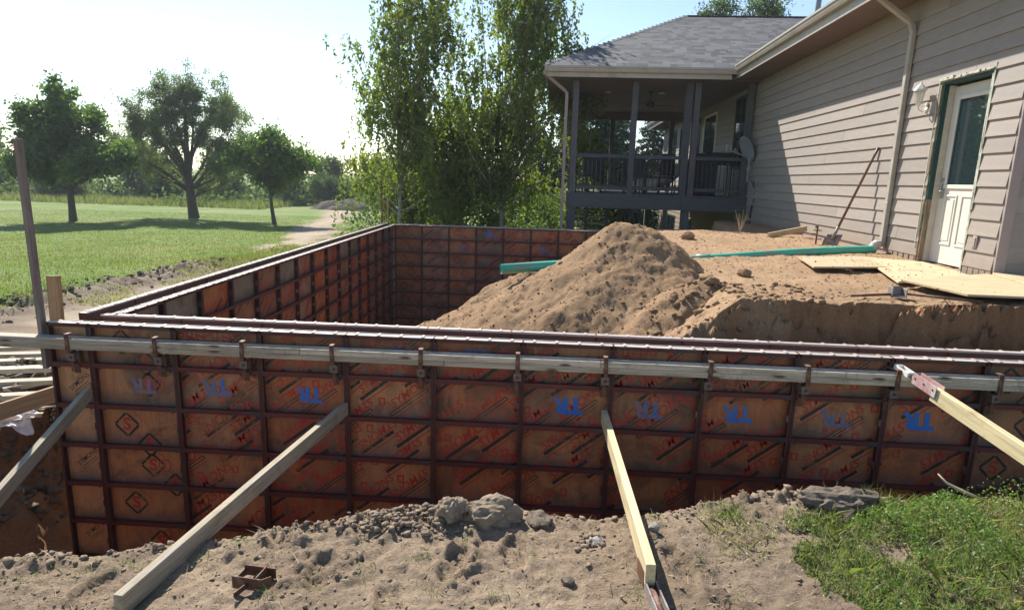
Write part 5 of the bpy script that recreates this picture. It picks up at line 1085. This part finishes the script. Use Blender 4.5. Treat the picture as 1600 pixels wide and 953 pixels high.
# shrubs along the far edge (one mass)
def hedge(name, label, n, fn, size, mat, seed):
    r = np.random.default_rng(seed); return tag(obj(name, leaf_cloud(name, fn(r, n), size, M[mat], r, .6, .1)), label, 'undergrowth', kind='stuff')
def ug(r, n):
    x = r.uniform(-66, -3, n); y = 50 + .2 * (x + 30) * 0 + r.uniform(0, 22, n) + 4 * np.sin(x * .3); z = z_out(x, y) + np.abs(r.normal(0, 1, n)) * (.75 + .45 * np.sin(x * .9) + .3 * np.sin(x * 2.1)); return np.stack([x, y, z], 1)
hedge('undergrowth', 'tangled undergrowth below the hedgerow trees', 26000, ug, .38, 'leaf_far', 5)
def ug2(r, n):
    x = r.uniform(-26, 2, n); y = r.uniform(58, 110, n); z = z_out(x, y) + r.random(n) ** 1.3 * (1.5 + .5 * np.sin(x)); return np.stack([x, y, z], 1)
hedge('tall_weeds', 'pale tall weeds beyond the end of the dirt track', 14000, ug2, .4, 'leaf_weed', 6)
def ug3(r, n):
    x = r.uniform(-3.2, 6, n); y = r.uniform(15, 20, n); z = -1.4 + r.random(n) ** 1.5 * 2.2; return np.stack([x, y, z], 1)
hedge('undergrowth', 'leafy undergrowth around the feet of the birches', 12000, ug3, .13, 'leaf_far', 7)
def ug4(r, n):
    x = r.uniform(3.0, 6.0, n); y = r.uniform(20, 27, n); z = z_out(x, y) + r.random(n) ** 1.2 * (2.3 + .5 * np.sin(x * 3)); return np.stack([x, y, z], 1)
hedge('undergrowth', 'dark bushes seen under the porch floor', 15000, ug4, .2, 'leaf_far', 17)
# heap of topsoil at the end of the track
hx, hy = np.meshgrid(np.linspace(-4, 4, 70), np.linspace(-3, 3, 50)); hz = 1.25 * np.maximum(0, 1 - np.hypot(hx / 2.9, hy / 2.4)) ** .8 + .55 * np.maximum(0, 1 - np.hypot((hx + 2.6) / 1.6, hy / 1.4)) ** .7 + .14 * fbm(hx, hy, 1.6, 4); hz = hz - .25
q = (np.arange(49)[:, None] * 70 + np.arange(69)[None]).ravel()
o_ = obj('topsoil_heap', npmesh('topsoil_heap', np.stack([hx.ravel(), hy.ravel(), hz.ravel()], 1), np.stack([q, q + 1, q + 71, q + 70], 1), M['far_dirt'], True), None, (-13.0, 48.5, z_out(-13., 48.5))); tag(o_, 'dark heap of topsoil at the far end of the dirt track', 'dirt heap')
# blades: field, tall dry grass, weeds in the foreground
def blades(name, label, P, h0, h1, w_, mat, seed, lean=.5, cat='grass', seg=1):
    r = np.random.default_rng(seed); n = len(P); h = h0 + (h1 - h0) * r.random(n) ** 1.5; an = r.random(n) * 6.28; d = np.stack([np.cos(an), np.sin(an), np.zeros(n)], 1); an2 = r.random(n) * 6.28; l = np.stack([np.cos(an2), np.sin(an2), np.zeros(n)], 1) * (h * lean * r.random(n))[:, None]
    ww = (w_ * (.6 + .8 * r.random(n)))[:, None]; up = np.stack([np.zeros(n), np.zeros(n), h], 1)
    V = np.stack([P - d * ww, P + d * ww, P + up * .6 + l * .35 + d * ww * .7, P + up + l, P + up * .6 + l * .35 - d * ww * .7], 1).reshape(-1, 3); F = np.arange(5 * n).reshape(n, 5)
    return tag(obj(name, npmesh(name, V, F, M[mat])), label, cat, kind='stuff')
r = np.random.default_rng(77)
n = 150000; x = -3.5 - r.random(n) ** 1.5 * 28; y = 3.2 + r.random(n) ** 1.25 * 34; k = grass_mask(x, y) > .35 + .5 * r.random(n); x, y = x[k], y[k]
blades('lawn_grass', 'short green grass of the lawn beyond the forms', np.stack([x, y, ground_z(x, y) - .005], 1), .02, .07, .008, 'leaf_grass', 1, .8)
n = 80000; x = -3.3 - r.random(n) ** 1.5 * 22; y = 3.2 + r.random(n) ** 1.25 * 24; k = (grass_mask(x, y) > .2 + .5 * r.random(n)) & (fbm(x, y, .45, 4, .6, 6) > -.12 + .2 * r.random(n)); x, y = x[k], y[k]
blades('dry_lawn_grass', 'dry yellowish blades mixed into the lawn', np.stack([x, y, ground_z(x, y) - .005], 1), .02, .065, .008, 'leaf_drygrass', 21, .9)
n = 20000; x = r.uniform(-60, -19, n); y = 45 + (x + 30) * -.05 + r.random(n) * 10; blades('tall_dry_grass', 'band of tall seeding grass along the far edge of the lawn', np.stack([x, y, z_out(x, y)], 1), .15, .7, .03, 'leaf_meadow', 2, .4)
n = 26000; x = -.9 - r.random(n) * 3.2; y = 4.5 + r.random(n) * 13; k = fbm(x, y, .9, 4, .6, 5) + .02 * (y - 9) > -.1 + .3 * r.random(n); x, y = x[k], y[k]; x = x - .12 * (y - 9); blades('dry_verge_grass', 'thin dry grass between the lawn and the forms', np.stack([x, y, ground_z(x, y)], 1), .02, .08, .006, 'leaf_drygrass', 31, 1.)
n = 5000; x = r.uniform(-4.2, -2.0, n); y = r.uniform(9, 16, n); x = x - .5 * (y - 9) * .3; blades('track_weeds', 'sparse weeds beside the dirt track', np.stack([x, y, ground_z(x, y)], 1), .03, .16, .006, 'leaf_grass', 9)
# foreground weeds
def weeds(name, label, n, seed, size, mat, hmax, box, gate=.25):
    r = np.random.default_rng(seed); x = r.uniform(box[0], box[1], n); y = r.uniform(box[2], box[3], n); k = weed_mask(x, y) * (.4 + 1.1 * (vnoise(x * 3.3, y * 3.3, 2) + .5)) > gate + .5 * r.random(n); x, y = x[k], y[k]
    clump = (.35 + 1.1 * sst(y - np.interp(x, EX, EY), -.75, -.1)) * np.clip(.35 + 1.3 * vnoise(x * 4.5, y * 4.5, 6) + .7 * vnoise(x * 1.3, y * 1.3, 3), .08, 1.2); z = ground_z(x, y) + r.random(len(x)) * hmax * clump; C_ = np.stack([x, y, z], 1)
    return tag(obj(name, leaf_cloud(name, C_, size, M[mat], r, .6, -.3)), label, 'weeds', kind='stuff')
weeds('green_weeds', 'low leafy green weeds on the right foreground', 105000, 3, .015, 'leaf_weed', .15, (3.9, 7.5, -2.6, -.7), .48)
weeds('dry_ground_cover', 'dry matted stems between the green weeds', 90000, 4, .013, 'leaf_drygrass', .045, (3.7, 7.5, -2.6, -.7), .05)
def wb(n, seed, gate): 
    r = np.random.default_rng(seed); x = r.uniform(4.0, 7.4, n); y = r.uniform(-2.6, -.75, n); k = weed_mask(x, y) > gate + (1 - gate) * r.random(n); x, y = x[k], y[k]; return np.stack([x, y, ground_z(x, y) - .004], 1)
blades('weed_blades', 'grass blades among the green weeds of the right foreground', wb(22000, 5, .3), .02, .10, .0016, 'leaf_grass', 6, 1.)
blades('dry_weed_blades', 'dry straw blades among the weeds of the right foreground', wb(30000, 6, .0), .01, .07, .0014, 'leaf_drygrass', 7, 2.)
def tufts(cs, n, sd, seed):
    r = np.random.default_rng(seed); c_ = np.array(cs); i = r.integers(0, len(c_), n); x = c_[i, 0] + r.normal(0, sd, n); y = c_[i, 1] + r.normal(0, sd, n); return np.stack([x, y, ground_z(x, y) - .003], 1)
TC = [(3.9, -1.9), (4.15, -2.05), (4.3, -1.85), (4.05, -1.3), (2.05, -1.75), (1.65, -1.86), (1.78, -1.80), (3.1, -1.95), (3.35, -1.98), (2.6, -1.9), (2.45, -2.0), (3.2, -1.62), (1.95, -1.68), (2.2, -1.64), (1.3, -2.0), (1.45, -1.95), (2.8, -1.85), (3.0, -1.75), (4.2, -1.62), (3.45, -1.68)]
blades('sprouts', 'tiny green sprouts dotted over the bare foreground soil', tufts(TC, 700, .03, 8), .008, .035, .0013, 'leaf_weed', 8, 1.2, 'sprouts')
n = 2600; x = r.uniform(1, 5.2, n); y = np.interp(x, EX, EY) - r.random(n) * 1.1; blades('straw_bits', 'dry straw bits strewn over the foreground soil', np.stack([x, y, ground_z(x, y)], 1), .004, .02, .0011, 'straw', 10, 5., 'straw')
# dead weed by the house and a pale root on the trench edge
b = MB(); r_ = random.Random(3); bx, by = 7.05, 7.6; z0 = gz(bx, by)
for i in range(9): b.tube([(bx, by, z0), (bx + r_.uniform(-.12, .12), by, z0 + r_.uniform(.2, .45))], [.006, .003], 4)
o_ = tag(obj('dead_weed', b.mesh('dead_weed', M['straw'])), 'dry branching weed standing on the dirt below the porch corner', 'weed')
b = MB(); b.tube([(5.60, -.90, -.385), (5.63, -.93, -.42), (5.69, -.96, -.445), (5.78, -1.0, -.47)], [.003, .006, .009, .006], 7); tag(obj('bleached_root', b.mesh('bleached_root', M['straw'], True)), 'pale bleached root poking over the weeds at the trench edge', 'root')
# ------------------------------------------------------------------ far ground detail is carried by the ground sheet; thin air between
hb = MB(); hb.box(-160, -9, -4.5, 90, 190, 14.5); hz_ = obj('haze', hb.mesh('haze', [bpy.data.materials.new('air')])); hm = hz_.data.materials[0]; hm.use_nodes = True
hn = hm.node_tree.nodes; hn.remove(hn["Principled BSDF"]); pv_ = hn.new("ShaderNodeVolumePrincipled"); pv_.inputs['Color'].default_value = (.86, .92, 1, 1); pv_.inputs['Density'].default_value = .0006; pv_.inputs['Anisotropy'].default_value = .3
hm.node_tree.links.new(pv_.outputs[0], hn["Material Output"].inputs['Volume']); tag(hz_, kind='stuff')
